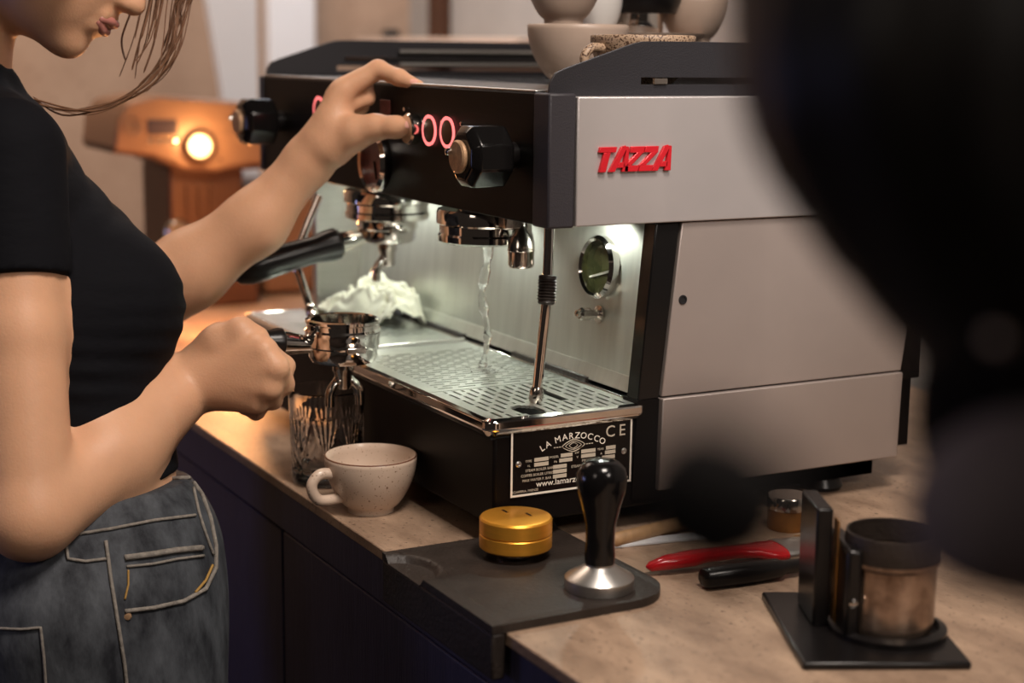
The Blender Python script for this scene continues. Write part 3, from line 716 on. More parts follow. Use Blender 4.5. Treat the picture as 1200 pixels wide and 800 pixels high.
flatloft([(0,.001,.001,0),(.004,.005,.004,0),(.02,.0085,.0060,.002),(.045,.0105,.0065,.003),(L*.42,.0085,.0060,.004),(L*.68,.0080,.0055,.004),(L*.80,.0120,.0055,.003),(L*.87,.0190,.0058,.002),(L*.95,.0205,.0060,.001),(L,.0200,.0060,.001)], a, d, s_, 'handle', M['red_paint'], rb)
e = a+d*L
flatloft([(0,.0212,.0066,.001),(.005,.0216,.0072,.001),(.009,.0212,.0066,.001),(.030,.0212,.0064,.001)], e, d, s_, 'ferrule', M['steel'], rb)
br = MB()
for i in range(130):
    q = e+d*.028+s_*random.uniform(-.019,.019)+Vector((0,0,random.uniform(-.004,.006)))
    br.tube([q, q+d*.022+s_*random.uniform(-.002,.002), q+d*.045+s_*random.uniform(-.004,.004)+Vector((0,0,-.002))], .0006, 4)
o = br.build('bristles', M['bristle'], rb); o['kind'] = 'stuff'
# black brush
a = ON(824,680,2,.908); b = ON(965,660,2,.908); a.z = b.z = .9095
d = (b-a).normalized(); s_ = Vector((-d.y, d.x, 0)); L = (b-a).length
bb = thing('cleaning_brush', 'brush with thick black handle lying in front of the red brush', 'brush', a.lerp(b,.5)-Vector((0,0,.0093)))
flatloft([(0,.0085,.0065,0),(.002,.0105,.0082,0),(.05,.0110,.0088,0),(.075,.0100,.0080,0),(.080,.0060,.0060,0),(L,.0058,.0055,0)], a, d, s_, 'handle', M['plastic'], bb)
br = MB()
for i in range(90):
    q = a+d*(L-.004)+s_*random.uniform(-.006,.006)+Vector((0,0,random.uniform(-.005,.005)))
    br.tube([q, q+d*.028+s_*random.uniform(-.004,.004)], .0006, 4)
o = br.build('bristles', M['bristle'], bb); o['kind'] = 'stuff'
# wooden spoon handle and steel ruler under the machine
a = ON(716,634,2,.907); b = ON(800,613,2,.907); a.z = b.z = .9075; b = b+(b-a)*.5
o = MB().tube([a, a.lerp(b,.03), a.lerp(b,.5), b], [.004,.0065,.0068,.0068], 18).build('wooden_stick', M['wood'], ang=60)
tag(recentre(o, a.lerp(b,.5)-Vector((0,0,.0068))), 'round pale wooden stick lying beside the machine foot', 'stick')
a = ON(664,645,2,.9); b = ON(803,631,2,.9); d = (b-a).normalized(); s_ = Vector((-d.y,d.x,0)); q = a+d*.0
b = b+d*.04
o = MB().prism([((a-s_*.008).x,(a-s_*.008).y),((b-s_*.008).x,(b-s_*.008).y),((b+s_*.008).x,(b+s_*.008).y),((a+s_*.008).x,(a+s_*.008).y)],2,.9002,.9028).build('steel_spatula', M['white'], bevel=.0005)
tag(recentre(o, a.lerp(b,.5)-Vector((0,0,a.lerp(b,.5).z-.9002))), 'thin pale flat strip lying between the tamper and the machine', 'spatula')
# brass pot behind the pitcher
c = ON(922,618,2,.9); c.z = .9002
bj = thing('brass_tin', 'small brass-brown tin on the worktop beneath the machine side', 'tin', c)
MB().lathe([(.0005,0),(.019,0),(.0195,.001),(.0195,.026),(.0005,.026)], c, n=32).build('body', M['amber'], bj)
MB().lathe([(.0203,.020),(.0203,.031),(.019,.033),(.0005,.033)], c, n=32).build('lid', M['chrome_worn'], bj)
# pitcher stand
pa, pb, pc_ = ON(894,711,2,.9), ON(941,786,2,.9), ON(1154,785,2,.9)
u = (pc_-pb); ul = u.length; u.normalize(); v = Vector((-u.y,u.x,0)); vl = (pa-pb).dot(v)
st = thing('grinder_stand', 'black square stand with upright bracket at the right end of the worktop', 'stand', (pb+pc_)/2+v*.03)
Ms = Matrix((( u.x,v.x,0,pb.x),(u.y,v.y,0,pb.y),(0,0,1,.9002),(0,0,0,1)))
MB().box((0,0,0),(ul*.93,vl*1.15,.006), Ms).build('base_plate', M['plastic'], st, bevel=.002)
for k, (xx, hh_) in enumerate(((.022,.098),)):
    MB().box((xx+.002,vl*.55,.006),(xx+.015,vl*.95,hh_+.004), Ms).build('bracket', M['plastic'], st, bevel=.002)
MB().box((.041,vl*.32,.006),(.053,vl*.78,.078), Ms).build('bracket', M['plastic'], st, bevel=.003)
MB().box((.0390,vl*.50,.010),(.0405,vl*.60,.094), Ms).build('bracket_edge', M['amber'], st, bevel=.0004)
q = Ms @ Vector((.0470,vl*.32,.036)); MB().lathe([(.0032,-.001),(.0032,.001),(.001,.0022)], q, -v, 14).build('bolt', M['chrome'], st)
cq = ON(1054,757,2,.906); cq = cq+v*.036; cq.z = .9066
MB().lathe([(.040,0),(.046,0),(.046,.004),(.040,.006)], cq, n=48, close=True).build('cup_ring', M['plastic'], st)
dc = thing('dosing_cup', 'scuffed steel dosing cup with dark collar on the black stand', 'cup', cq)
MB().lathe([(.0005,.0005),(.030,.0005),(.0345,.004),(.0355,.012),(.0355,.055),(.0378,.0575),(.0378,.0605),(.034,.0605),(.0335,.010),(.0005,.006)], cq, n=56).build('body', M['scuffed'], dc)
MB().lathe([(.0362,.0605),(.0370,.063),(.0350,.080),(.0335,.080),(.0345,.062)], cq, n=56, close=True).build('collar', M['rubber'], dc)

# rag on the tray
from mathutils import noise as mnoise
def TP(x, y, z): return ON(x, y, 2, z)
ra, rb_ = TP(366,371,1.0235), TP(497,383,1.0235); e1 = (rb_-ra)*.5; rc = (ra+rb_)*.5; e2 = Vector((-e1.y, e1.x, 0)).normalized()*.044
if e2.y < 0: e2 = -e2
rc = rc+e2*.55; NU, NV = 150, 90; vs = []; fs = []
for i in range(NU+1):
    for j in range(NV+1):
        u, v = i/NU*2-1, j/NV*2-1
        uu, vv = u*math.sqrt(1-v*v/2.6), v*math.sqrt(1-u*u/2.6)
        w_ = mnoise.noise((uu*2.2+5, vv*1.6, 1.3)); w2 = mnoise.noise((uu*3.1, vv*2.7+9, 4.1)); w3 = mnoise.noise((uu*6+2, vv*5, 7.7))
        env = max(0, 1-abs(uu)**3.2*1.12)**.5*max(0, 1-abs(vv)**2.6*1.1)**.5
        hump = .80+.45*math.exp(-((uu+.05)/.32)**2)+.35*math.exp(-((uu-.60)/.24)**2)
        rid = (1-math.sin(4.4*uu+3.0*vv+4.5*w_)**2)*.62+(1-abs(math.sin(3.6*uu-4.6*vv+4.5*w2+1)))**1.2*.45
        z = env*hump*(.022+.022*rid)+env*.002*w3
        lat = .006*w3*env
        p = rc+e1*(uu*(1+.10*w2))+e2*(vv*(1+.16*w_))+Vector((lat, lat*.5, max(0,z)+.0012))
        vs.append((p.x, min(p.y, .2455), p.z))
for i in range(NU):
    for j in range(NV): a = i*(NV+1)+j; fs.append((a, a+NV+1, a+NV+2, a+1))
o = MB().add(vs, fs).build('rag', M['cloth'], ang=180)
sm = o.modifiers.new('thickness', 'SOLIDIFY'); sm.thickness = .0012; sm.offset = 1
recentre(o, (rc.x, rc.y, 1.0235)); tag(o, 'crumpled white cloth lying at the far end of the drip tray', 'cloth')

# cups on top of the machine
TZ = 1.3137
def topc(px, py, d):
    q = P(px, py, d); q.z = TZ; return q
c1 = topc(676,100,1.72)
cup(c1, .054, .062, None, M['ceramic_plain'], 'beige cup at the left of the cups on the machine top', rim=False, group='cups on top of the machine')
c1b = c1+Vector((0,0,.0640)); cup(c1b+Vector((-.010,-.012,0)), .042, .056, None, M['ceramic_plain'], 'beige cup stacked on the leftmost cup of the machine top', rim=False, group='cups on top of the machine')
c2 = topc(752,100,1.53); dv = (P(672,60,1.49)-P(740,60,1.53))
cup(c2, .050, .0500, math.atan2(dv.y, dv.x), M['ceramic_dark'], 'brown speckled cup with a ring handle behind the side rail', rim=False, hr=.0045, group='cups on top of the machine')
c3 = topc(742,80,1.83)
sp = thing('saucer_stack', 'pale saucer lying on a low stack behind the speckled cup', 'saucer', c3)
MB().lathe([(.0005,0),(.035,0),(.040,.004),(.060,.040),(.078,.052),(.080,.056),(.076,.056),(.04,.03),(.0005,.028)], c3, n=56).build('dish', M['ceramic_plain'], sp)
c4 = P(698,40,1.80); c4.z = TZ+.046
cup(c4, .030, .055, None, M['ceramic_white'], 'small white cup standing on the pale saucer', rim=False, group='cups on top of the machine')
c5 = P(745,40,1.84); c5.z = TZ+.0300
hp = thing('jar', 'small chrome jar with black lid standing on the pale saucer', 'jar', c5)
MB().lathe([(.0005,0),(.030,0),(.031,.002),(.031,.048),(.0005,.048)], c5, n=32).build('body', M['chrome'], hp)
MB().lathe([(.045,.048),(.052,.062),(.052,.10),(.0005,.10),(.0005,.048)], c5, n=32, close=True).build('lid', M['plastic'], hp)
c6 = P(812,40,1.86); c6.z = TZ+.046
cup(c6, .040, .050, None, M['ceramic_plain'], 'beige cup at the right of the cups on the machine top', rim=False, group='cups on top of the machine')

# ================================================================== BACKGROUND
XG = -2.70
def W3(px, py, x=XG): return ON(px, py, 0, x)
gt = thing('background_grinder', 'brass-coloured coffee grinder with round lit dial behind the barista', 'coffee grinder', (XG-.12, W3(240,200).y, .90))
hp_ = [W3(*q) for q in ((133,178),(137,140),(150,120),(185,112),(300,121),(345,125),(345,190),(300,192),(272,197),(255,201),(215,198),(195,190),(180,183))]
MB().prism([(q.y,q.z) for q in hp_], 0, XG-.22, XG).build('head', M['bronze'], gt, bevel=.006)
hb_ = [W3(*q) for q in ((135,180),(180,185),(196,193),(216,202),(256,204),(272,200),(345,196),(345,188),(133,172))]
MB().prism([(q.y,q.z) for q in hb_], 0, XG-.20, XG-.008).build('head_underside', M['bronze_dark'], gt)
c = W3(233,171)
q = MB().lathe([(.0245,0),(.0275,.004),(.0275,.012),(.0245,.014),(.0245,.006)], c, (1,0,0), 40, close=True).build('dial_bezel', M['bronze_dark'], gt)
MB().lathe([(.0195,.001),(.0195,.008),(.0005,.010)], c, (1,0,0), 36).build('dial', M['dial_lamp'], gt)
a, b = W3(173,158), W3(207,140); MB().box((XG-.001,a.y,a.z),(XG+.003,b.y,b.z)).build('display', M['screen'], gt, bevel=.001)
c = W3(155,147); MB().lathe([(.0135,0),(.0150,.0015),(.0150,.003),(.0135,.003)], c, (1,0,0), 32, close=True).build('emblem', M['chrome_worn'], gt)
text_mesh('M', .020, .0006, side_frame(XG+.001, c.y, c.z-.007), 'emblem', M['chrome_worn'], gt)
for px in (176,186,195,203):
    c = W3(px,165); MB().lathe([(.0045,0),(.0045,.003),(.0005,.0035)], c, (1,0,0), 16).build('button', M['chrome_worn'], gt)
for px, py in ((205,187),(258,187)):
    c = W3(px,py); MB().lathe([(.003,0),(.003,.002),(.0005,.0025)], c, (1,0,0), 12).build('screw', M['bronze_dark'], gt)
a, b = W3(206,275), W3(292,200); MB().box((XG-.20,a.y,.97),(XG-.03,b.y,b.z+.01)).build('column', M['bronze_dark'], gt, bevel=.006)
for px in (226,240,254): 
    a = W3(px,235); MB().box((XG-.031,a.y-.004,a.z-.03),(XG-.022,a.y+.004,a.z+.025)).build('fin', M['bronze_dark'], gt, bevel=.001)
a = W3(215,268); MB().lathe([(.02,0),(.024,.004),(.024,.012),(.02,.016)], a+Vector((-.04,0,-.01)), (1,0,0), 20).build('chute', M['chrome_worn'], gt)
MB().box((XG-.24,W3(190,330).y,.9002),(XG+.02,W3(300,330).y,.972)).build('base', M['bronze_dark'], gt, bevel=.006)
point('grinder_dial_lamp', tuple(W3(235,165)+Vector((.055,-.004,.0))), 1.0, (1.0,.58,.24), .012)
# brown brewer further right
bq = thing('brown_boiler', 'brown metal boiler box on the worktop beyond the espresso machine', 'boiler', (XG, W3(370,300).y+.1,.90))
y_a, y_b = W3(322,300).y, .95
MB().box((XG-.30,y_a,.905),(XG-.06,y_b,1.085)).build('body', M['bronze'], bq, bevel=.008)
MB().box((XG-.31,y_a-.01,1.085),(XG-.05,y_b,1.098)).build('lid', M['bronze_dark'], bq, bevel=.004)
MB().box((XG-.29,y_a+.01,.9002),(XG-.07,y_b,.905)).build('foot', M['kick'], bq)
c = ON(373,330,0,XG-.06); MB().lathe([(.014,0),(.014,.012),(.0005,.014)], c, (1,0,0), 20).build('knob', M['plastic'], bq)
point('worktop_glow', (-2.42,.24,1.02), 4.2, (1.0,.38,.12), .03)  # added warm light standing in for the dial lamp's glow on the worktop
# white panel
wp = thing('white_board', 'tall white board leaning upright beyond the far end of the machine', 'board', (-3.0,.5,.9))
a, b, c_, d_ = ON(236,-40,0,-3.08), ON(264,125,0,-3.08), ON(303,125,0,-3.08), ON(303,-40,0,-3.08)
MB().prism([(b.y,.9005),(c_.y,.9005),(c_.y,a.z+.2),(a.y-.03,a.z+.2),(b.y,b.z)], 0, -3.11, -3.08).build('panel', M['white'], wp, bevel=.002)
a2, b2 = ON(301,0,0,-3.05), ON(306,0,0,-3.05)
sh = struct(MB().box((-3.74,1.02,1.352),(-2.9,1.199,1.372)).build('trim_3', M['cream'], bevel=.003))
c = ON(412,45,1,1.10); c.z = 1.3725
hpj = thing('coffee_hopper', 'dark blurred coffee hopper on the pale shelf behind the machine', 'hopper', c)
MB().lathe([(.0005,0),(.055,0),(.06,.004),(.06,.070),(.0005,.070)], c, n=32).build('body', M['plastic'], hpj)
MB().lathe([(.045,.070),(.085,.16),(.088,.22),(.083,.22),(.080,.16),(.042,.074)], c, n=32, close=True).build('funnel', M['ceramic_plain'], hpj)
c = ON(458,46,1,1.08); c.z = 1.3725
tag(recentre(MB().lathe([(.0005,0),(.02,0),(.024,.010),(.018,.020),(.0005,.022)], c, n=24).build('small_dish', M['plastic']), c), 'small dark dish at the right end of the pale shelf', 'dish')

# ================================================================== BARISTA
def lst(v): return [float(q) for q in v]
def build_person():
    h = .0028
    F = Field((-1.80,-.62,.62),(-1.15,.20,1.72),h); S = Field((-1.80,-.62,.88),(-1.15,.10,1.45),.0035)
    pel = Vector((-1.545,-.270,.93)); 
    def both(fn, *a, k=.03, infl=.004):
        getattr(F, fn)(*a, k=k); getattr(S, fn)(*a, k=k, infl=infl)
    X, Y, Z = (1,0,0), (0,1,0), (0,0,1)
    # trunk
    F.ell(P(90,740,1.60), (.165,.118,.13), k=.05)
    both('ell', P(84,600,1.60), (.140,.100,.13), k=.05)
    both('ell', P(66,470,1.60), (.140,.095,.14), k=.05)
    both('ell', P(48,355,1.60), (.155,.112,.12), k=.05)
    both('ell', P(-28,238,1.60), (.145,.090,.11), k=.05)
    both('ell', P(134,355,1.545), (.060,.062,.062), k=.03)      # bust
    both('ell', P(122,342,1.68), (.060,.062,.062), k=.03)
    both('cone', P(8,180,1.47), P(-30,165,1.74), .047, .045, k=.04)   # shoulder girdle
    # neck and head
    F.chain([P(-48,150,1.60), P(-42,10,1.60), P(10,-75,1.60)], [.050,.047,.050], k=.02)
    S.cone(P(-46,150,1.60), P(-46,112,1.60), .054, .055, k=.03)
    f = (RT*.81-UP*.59).normalized(); u = (RT*.59+UP*.81).normalized(); s_ = f.cross(u)
    ax = (lst(f), lst(u), lst(s_)); hc = P(168,13,1.58)-f*.103+u*.014
    H = lambda a, b, c: hc+f*a+u*b+s_*c
    F.ell(H(-.015,.045,0), (.092,.092,.074), ax, k=.02)
    F.ell(H(.022,-.020,0), (.060,.078,.060), ax, k=.03)
    F.ell(H(.010,-.058,0), (.055,.034,.045), ax, k=.025)
    F.ell(H(.058,-.082,0), (.020,.017,.020), ax, k=.018)         # chin
    F.cone(H(.062,.030,0), H(.092,-.014,0), .008, .0115, k=.014) # nose
    for c in (-1,1):
        F.ell(H(.084,-.018,.010*c), (.009,.007,.007), ax, k=.006)
        F.ell(H(.052,.002,.034*c), (.022,.018,.018), ax, k=.02)  # cheek
        F.ell(H(.066,.045,.030*c), (.012,.007,.022), ax, k=.012) # brow
        F.ell(H(-.020,.005,.072*c), (.018,.030,.008), ax, k=.006)# ear
    F.cone(H(.078,-.040,-.014), H(.078,-.040,.014), .0070, .0070, k=.008)
    F.cone(H(.075,-.053,-.012), H(.075,-.053,.012), .0075, .0075, k=.008)
    # right arm (near)
    sh, el, wr = P(10,180,1.46), P(36,603,1.43), P(226,447,1.585)
    F.cone(sh, sh.lerp(el,.5), .044, .0395, k=.02); F.cone(sh.lerp(el,.5), el, .0395, .0385, k=.01)
    SL = Field((-1.80,-.62,.88),(-1.15,.10,1.45),.0035); SL.cone(sh, sh.lerp(el,.55), .0475, .0430, k=.0, infl=.004); cutp = sh.lerp(el,.352); SL.clip(cutp, (el-sh))
    F.cone(el, P(128,532,1.51), .0400, .0430, k=.012); F.cone(P(128,532,1.51), wr, .0430, .0285, k=.02)
    # right hand
    mc = [P(309,411,1.548), P(322,430,1.546), P(315,453,1.550), P(300,470,1.560)]
    F.ell(P(262,428,1.585), (.027,.032,.036), None, k=.02)
    for q, r0 in zip(mc, (.0140,.0145,.0140,.0130)): F.cone(wr.lerp(q,.15), q, .024, r0, k=.008)
    pip = [P(333,429,1.572), P(332,450,1.572), P(319,468,1.575), P(300,481,1.584)]
    dip = [P(326,440,1.602), P(320,455,1.604), P(304,468,1.608), P(288,476,1.612)]
    tip = [P(306,426,1.618), P(300,436,1.620), P(288,448,1.622), P(274,456,1.622)]
    for a, b, c, d, r0 in zip(mc, pip, dip, tip, (.0108,.0110,.0104,.0095)): F.chain([a,b,c,d], [r0*1.12,r0,r0*.92,r0*.8], k=.003)
    F.chain([P(244,422,1.585), P(258,400,1.570), P(282,387,1.562), P(302,393,1.566)], [.023,.0165,.0125,.0096], k=.008)
    F.cone(P(258,406,1.580), P(300,408,1.560), .019, .014, k=.012)
    # left arm (far)
    sh2, el2, wr2 = P(-10,160,1.76), P(145,372,1.74), P(364,186,1.715)
    F.cone(sh2, el2, .045, .042, k=.03)
    S.cone(sh2, sh2.lerp(el2,.45), .048, .046, k=.03, infl=.004)
    F.cone(el2, P(222,316,1.735), .042, .0400, k=.02); F.chain([P(222,316,1.735), P(300,260,1.725), wr2], [.0400,.0325,.0240], k=.02)
    # left hand
    F.cone(wr2, P(394,150,1.70), .0235, .0215, k=.02)
    F.cone(P(379,163,1.70), P(400,110,1.695), .019, .0155, k=.012)
    F.cone(P(379,163,1.71), P(396,114,1.725), .019, .0145, k=.012)
    F.chain([P(392,172,1.70), P(418,155,1.685), P(440,149,1.675), P(464,149,1.664), P(486,149,1.650)], [.021,.0165,.0125,.0102,.0078], k=.010)
    F.chain([P(407,103,1.693), P(443,81,1.690), P(468,91,1.675), P(492,101,1.660)], [.0135,.0098,.0086,.0060], k=.005)
    F.chain([P(402,106,1.712), P(426,98,1.715), P(430,114,1.708), P(416,121,1.700)], [.0130,.0098,.0088,.0075], k=.005)
    F.chain([P(396,112,1.730), P(420,106,1.733), P(423,124,1.725), P(409,130,1.715)], [.0120,.0092,.0084,.0072], k=.005)
    F.chain([P(390,120,1.742), P(410,118,1.746), P(412,134,1.738), P(399,139,1.728)], [.0110,.0085,.0076,.0066], k=.005)
    # cuts
    S.clip(P(150,558,1.59), (.15,.10,-1))
    gx, gy, gz = [(S.lo[i]+S.h*np.arange(S.n[i])).astype(np.float32) for i in range(3)]
    gx, gy, gz = gx[:,None,None], gy[None,:,None], gz[None,None,:]
    msk = np.clip((1.145-gz)/.03,0,1)*np.clip((gz-.985)/.03,0,1)
    S.D += (.0014*msk*np.sin(gz*300+gy*38+2.2*np.sin(gx*31+gz*17))*(.6+.4*np.sin(gx*47+gz*60))).astype(np.float32)
    msk2 = np.clip((gz-1.16)/.03,0,1)
    S.D += (.0010*msk2*np.sin(gz*120-gy*160+3*np.sin(gx*23))).astype(np.float32)
    S.D = np.minimum(S.D, SL.D)
    me = F.mesh('body', 1)
    bv = np.empty(len(me.vertices)*3); me.vertices.foreach_get('co', bv)
    bbvh = BVHTree.FromPolygons([Vector(q) for q in bv.reshape(-1,3).tolist()], [tuple(p_.vertices) for p_ in me.polygons])
    org = Vector((-1.53,-.27,.0))
    root = thing('person', 'barista in a black t-shirt and dark jeans turning a button and holding a portafilter', 'person', org)
    shift_mesh(me, org); body = link('body', me, M['skin'], root, ang=180)
    ms = S.mesh('t_shirt', 2); shift_mesh(ms, org); link('t_shirt', ms, M['shirt'], root, ang=180)
    # nails
    for (ax0, ay0), (bx0, by0), hw, hl in (((481,145),(489,146),.0050,.0060), ((485,96),(492,99.5),.0030,.0045)):
        ray = lambda x, y: bbvh.ray_cast(CAMP, (FW+RT*((x-600)/FPX)-UP*((y-400)/FPX)).normalized())
        h1, h2 = ray(ax0, ay0), ray(bx0, by0)
        if h1[0] is None or h2[0] is None: continue
        n_ = h1[1]; d = (P(bx0,by0,1.655)-P(ax0,ay0,1.655)).normalized(); d = (d-n_*d.dot(n_)).normalized(); sd = n_.cross(d)
        vs = []; fs = []
        for i in range(9):
            for j in range(9):
                a = (i/8-.5)*2; b = (j/8-.5)*2; k = math.sqrt(max(0, 1-abs(a)**3*.55)); q = h1[0]+d*a*hl+sd*b*hw*k
                g = bbvh.find_nearest(q); vs.append(g[0]+g[1]*.0007)
        fs = [(i*9+j, i*9+j+1, (i+1)*9+j+1, (i+1)*9+j) for i in range(8) for j in range(8)]
        MB().add(vs, fs).build('nail', M['nail'], root, ang=180)
    # lips and closed eyelids
    l_ = MB()
    l_.tube(spline([H(.077,-.046,-.020), H(.0860,-.041,-.008), H(.0858,-.042,0), H(.0860,-.041,.008), H(.077,-.046,.020)], 5), [.001]+[.0042]*19+[.001], 10)
    l_.tube(spline([H(.076,-.047,-.019), H(.0825,-.052,-.008), H(.083,-.053,0), H(.0825,-.052,.008), H(.076,-.047,.019)], 5), [.001]+[.0048]*19+[.001], 10)
    l_.build('lips', M['lip'], root, ang=180)
    for c in (-1,1):
        q = H(.066,.028,.031*c); MB().lathe([(.0005,-.009),(.009,-.004),(.011,0),(.009,.004),(.0005,.009)], q, s_, 16).build('eye', M['eye'], root, ang=180)
    # hair: a cap over the skull and long loose strands
    HF = Field(list(hc-Vector((.19,.22,.19))), list(hc+Vector((.19,.19,.19))), .0032)
    HF.ell(H(-.026,.052,0), (.097,.098,.083), ax, k=.02); HF.ell(H(-.055,-.020,0), (.055,.075,.070), ax, k=.03)
    HF.clip(H(.060,.03,0), f*.8-u*.55)
    for a_, b_ in ((-.035,-.074),(-.005,-.052),(.022,-.033),(.048,-.014)):  # unseen locks added beside the face to shade the cheek
        HF.cone(H(a_*.6-.01,.07,.070), H(a_,b_,.103), .026, .016, k=.006)
    HF.cone(H(-.090,.03,0), H(-.125,-.05,0), .045, .030, k=.02)
    gx, gy, gz = [(HF.lo[i]+HF.h*np.arange(HF.n[i]))-hc[i] for i in range(3)]
    G = np.stack(np.meshgrid(gx, gy, gz, indexing='ij'), -1); la, lc = G@np.array(lst(f)), G@np.array(lst(s_))
    an = np.arctan2(lc, la+.03); HF.D += (.0016*np.sin(an*34+2.5*np.sin(an*5))).astype(np.float32)
    mh = HF.mesh('hair', 1); shift_mesh(mh, org); hr = link('hair', mh, M['hair'], root, ang=180)
    st_ = MB(); rnd = random.Random(11)
    for i in range(46):
        k = rnd.random(); dd = 1.60+rnd.uniform(-.04,.04); j = lambda a: rnd.uniform(-a, a)
        if i < 30:
            x0 = 214+j(10); sw = rnd.uniform(0,1)
            pts = [H(.02+j(.02),.14+j(.01),j(.03)), P(x0+8,-40,dd), P(x0,5,dd), P(192+14*sw+j(5),60,dd), P(150+22*sw+j(5),104+j(4),dd), P(95+j(16),130+j(6),dd), P(34+j(10),116+j(4),dd)]
            n_ = rnd.choice((3,4,5,7)); pts = pts[:n_]
        else:
            x0 = rnd.uniform(150,205)
            pts = [H(.05+j(.02),.13,j(.02)), P(x0+8,-30,dd), P(x0+2,5,dd), P(x0-6+j(6),45,dd), P(x0-16+j(10),80+j(14),dd)][:rnd.choice((4,5))]
        if len(pts) > 1: 
            q = spline(pts, 7); st_.tube(q, [.0006 if i % 3 else .0011]*(len(q)-1)+[.0003], 5, caps=False)
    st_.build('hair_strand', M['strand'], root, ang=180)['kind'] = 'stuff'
    # jeans
    J = Field((-1.80,-.50,.05),(-1.25,-.02,.99),.004)
    J.ell(P(93,720,1.60), (.172,.128,.15), k=.05)
    J.ell(P(98,640,1.60), (.158,.117,.12), k=.05)
    J.cone(P(150,650,1.55), P(152,810,1.54), .075, .088, k=.05)
    for hx, s2 in ((-1.455,1),(-1.630,-1)):
        J.chain([(hx,-.245,.82),(hx,-.235,.50),(hx,-.25,.10)], [.092,.062,.052], k=.03)
    J.clip(P(180,563,1.58), (-.17,-.10,1)); J.clip((0,0,.075),(0,0,-1))
    mj = J.mesh('jeans', 2); jv = np.empty(len(mj.vertices)*3); mj.vertices.foreach_get('co', jv)
    bvh = BVHTree.FromPolygons([Vector(v) for v in jv.reshape(-1,3).tolist()], [tuple(p.vertices) for p in mj.polygons])
    shift_mesh(mj, org); jn = link('jeans', mj, M['denim'], root, ang=180)
    def hit(x, y, lift=.0012):
        d = (FW+RT*((x-600)/FPX)-UP*((y-400)/FPX)).normalized(); r = bvh.ray_cast(CAMP, d)
        if r[0] is None: r = bvh.find_nearest(P(x,y,1.5))
        return r[0]+r[1]*lift
    def seam(name, px, rad, m, n=8, lift=.0012):
        q = []
        for (x0,y0),(x1,y1) in zip(px[:-1],px[1:]):
            for k in range(n): q.append(hit(x0+(x1-x0)*k/n, y0+(y1-y0)*k/n, lift))
        q.append(hit(*px[-1], lift)); return MB().tube(q, rad, 6).build(name, m, jn, ang=180)
    seam('waistband_seam', [(10,640),(80,628),(130,620),(180,610),(228,604)], .0016, M['denim_light'])
    seam('waistband_edge', [(100,572),(150,566),(200,562),(222,561)], .0022, M['denim_light'])
    seam('fly_edge', [(226,566),(236,580),(246,608),(252,640),(252,665),(240,690),(215,704),(180,712),(146,716)], .0022, M['denim_light'])
    seam('fly_edge', [(226,572),(232,600),(240,625),(249,650)], .0016, M['denim_light'])
    seam('pocket_welt', [(146,654),(175,650),(205,645),(236,642)], .0030, M['denim_light'])
    seam('pocket_welt', [(148,664),(178,661),(207,655),(238,651)], .0014, M['denim_light'])
    seam('pocket_stitch', [(150,668),(150,685),(146,702)], .0010, M['thread'])
    seam('pocket_stitch', [(248,662),(240,680),(228,694)], .0014, M['thread'])
    seam('side_seam', [(124,634),(130,680),(138,730),(146,780),(150,820)], .0018, M['denim_light'])
    seam('pocket_edge', [(0,736),(25,737),(48,735),(52,770),(55,815)], .0014, M['denim_light'])
    seam('belt_loop', [(78,640),(80,655),(100,658),(124,655)], .0016, M['denim_light'])
    for x, y in ((150,722),):
        q = hit(x,y,0); nn = -FW; MB().lathe([(.0005,.0025),(.003,.002),(.0035,0)], q, nn, 12).build('rivet', M['copper_cap'], jn)
    for hx in (-1.455,-1.630):
        sF = MB(); sF.box((hx-.042,-.32,.0),(hx+.042,-.09,.022)); sF.build('shoe_sole', M['white'], root, bevel=.012, seg=3)
        SF = Field((hx-.07,-.34,0),(hx+.07,-.06,.14),.004); SF.cone((hx,-.27,.06),(hx,-.14,.045),.040,.032,k=.02); SF.cone((hx,-.25,.05),(hx,-.25,.11),.042,.040,k=.02); SF.clip((0,0,.018),(0,0,-1))
        m_ = SF.mesh('shoe', 1); shift_mesh(m_, org); link('shoe', m_, M['plastic'], root, ang=180)
    return root
barista = build_person()

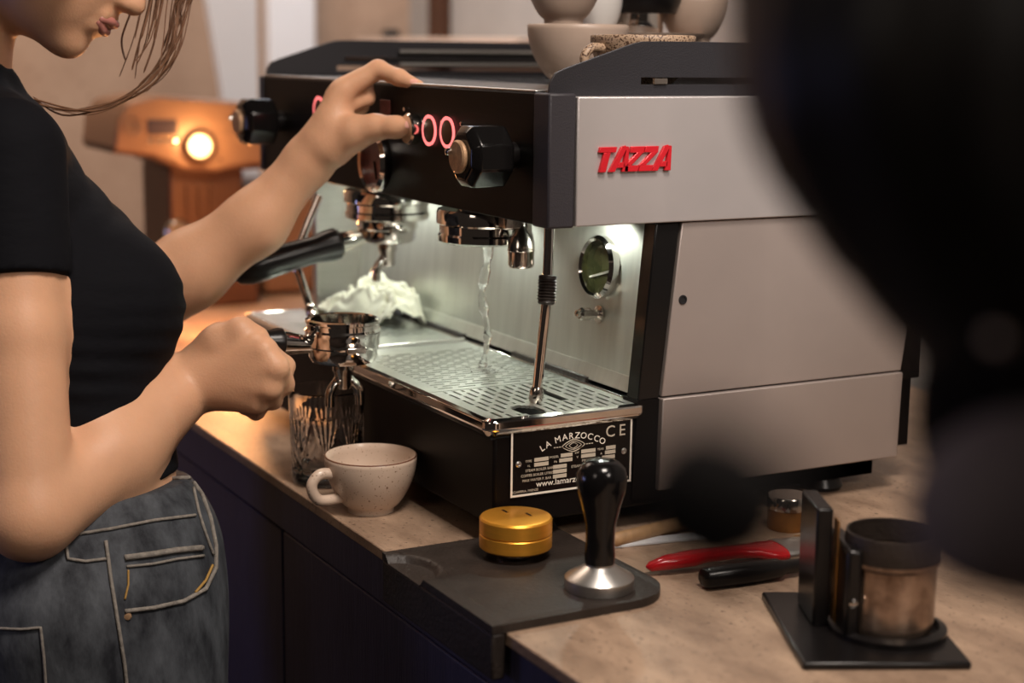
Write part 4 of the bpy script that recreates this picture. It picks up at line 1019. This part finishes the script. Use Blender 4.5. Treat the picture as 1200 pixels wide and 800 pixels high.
# ================================================================== PERSON CLOSE TO THE CAMERA
def build_near_person():
    lo, hi = (-.62,-.62,.80), (.42,.10,1.80)
    B = Field(lo, hi, .006)
    # off to the right of the view: trunk, near neck, head, both upper arms
    tr = Vector((.10,-.18,1.05)); org = Vector((.10,-.20,0))
    B.cone((.10,-.20,.92), (.08,-.20,1.28), .13, .15, k=.05)
    B.cone((.08,-.20,1.30), (-.06,-.20,1.34), .13, .11, k=.06)
    hd_c = P(1320,-40,.45)
    B.cone((-.05,-.20,1.34), hd_c, .050, .055, k=.03)
    B.ell(hd_c, (.080,.070,.100), k=.02)
    B.chain([P(1300,120,.44), P(1260,235,.44), P(1260,330,.44)], [.035,.020,.018], k=.02)
    me = B.mesh('body', 2)
    root = thing('person', 'person all in black very close to the camera at the right, out of focus', 'person', org)
    shift_mesh(me, org); link('body', me, M['skin'], root, ang=180)
    H2 = Field(lo, hi, .006)
    H2.ell(P(1180,-40,.42), (.070,.066,.085), k=.02)
    H2.cone(P(1105,20,.41), P(1100,75,.40), .051, .045, k=.02); H2.cone(P(1105,90,.40), P(1150,205,.40), .041, .031, k=.02); H2.ell(P(1330,-40,.45), (.100,.095,.120), k=.03); H2.cone(P(1200,150,.42), P(1260,330,.42), .05, .04, k=.03)
    H2.cone(P(1150,205,.40), P(1185,300,.40), .031, .0205, k=.02); H2.cone(P(1230,60,.42), P(1200,270,.42), .060, .030, k=.02)
    gx, gy, gz = [(H2.lo[i]+H2.h*np.arange(H2.n[i]))-hd_c[i] for i in range(3)]
    an = np.arctan2(gy[None,:,None], gx[:,None,None]); H2.D += (.0018*np.sin(an*40+2*np.sin(an*7)+gz[None,None,:]*20)).astype(np.float32)
    m2 = H2.mesh('hair', 1); shift_mesh(m2, org); link('hair', m2, M['hair_dark'], root, ang=180)
    C = Field(lo, hi, .006)
    C.cone((.10,-.20,.90), (.08,-.20,1.28), .14, .16, k=.05); C.cone((.08,-.20,1.30), (-.06,-.20,1.33), .14, .12, k=.06)
    C.cone(P(1205,260,.42), P(1208,500,.42), .0260, .0235, k=.02)
    C.cone(P(1300,430,.48), P(1200,500,.43), .050, .024, k=.03)
    m3 = C.mesh('jacket', 2); shift_mesh(m3, org); link('jacket', m3, M['soft_black'], root, ang=180)
    C = Field(lo, hi, .006); C.chain([P(1400,540,.43), P(1230,585,.405), P(1145,602,.395)], [.036,.0230,.0185], k=.02)
    m3 = C.mesh('sleeve', 2); shift_mesh(m3, org); link('sleeve', m3, M['sleeve'], root, ang=180)
    T = Field((-.15,-.45,0),(.35,.0,1.0),.008)
    T.ell((.10,-.20,.90),(.17,.13,.14),k=.04)
    for hx in (0.0,.19): T.chain([(hx,-.20,.82),(hx,-.20,.50),(hx,-.2,.09)],[.088,.062,.052],k=.03)
    T.clip((0,0,.07),(0,0,-1)); m4 = T.mesh('trousers', 1); shift_mesh(m4, org); link('trousers', m4, M['soft_black'], root, ang=180)
    for hx in (0.0,.19):
        SF = Field((hx-.07,-.30,0),(hx+.07,.0,.14),.005); SF.cone((hx,-.22,.05),(hx,-.09,.04),.042,.034,k=.02); SF.cone((hx,-.2,.05),(hx,-.2,.11),.042,.040,k=.02); SF.clip((0,0,.001),(0,0,-1))
        m_ = SF.mesh('shoe', 1); shift_mesh(m_, org); link('shoe', m_, M['plastic'], root, ang=180)
    q = P(1172,392,.385); MB().lathe([(.0001,-.0036),(.0029,-.0022),(.0036,0),(.0029,.0022),(.0001,.0036)], q, (0,0,1), 14).build('glint_bead', M['pale_glint'], root, ang=180)  # pale bead added to stand for an out-of-focus highlight
build_near_person()
pz = P(835,590,.218)  # unidentified dark blob; its cord is made up to hold it
pn = thing('blob', 'small dark pendant on a thin cord, blurred before the lower machine side', 'blob', pz)
MB().lathe([(.0001,-.0115),(.007,-.0100),(.0120,-.004),(.0125,.002),(.0100,.0085),(.003,.0115),(.0001,.0115)], pz, (.25,.4,.9), 24).build('bead', M['soft_black'], pn, ang=180)
MB().tube(spline([pz+Vector((0,0,.008)), P(838,300,.22), P(850,50,.24), P(930,-70,.30), P(1080,-110,.375)], 8), .0004, 6).build('cord', M['soft_black'], pn)
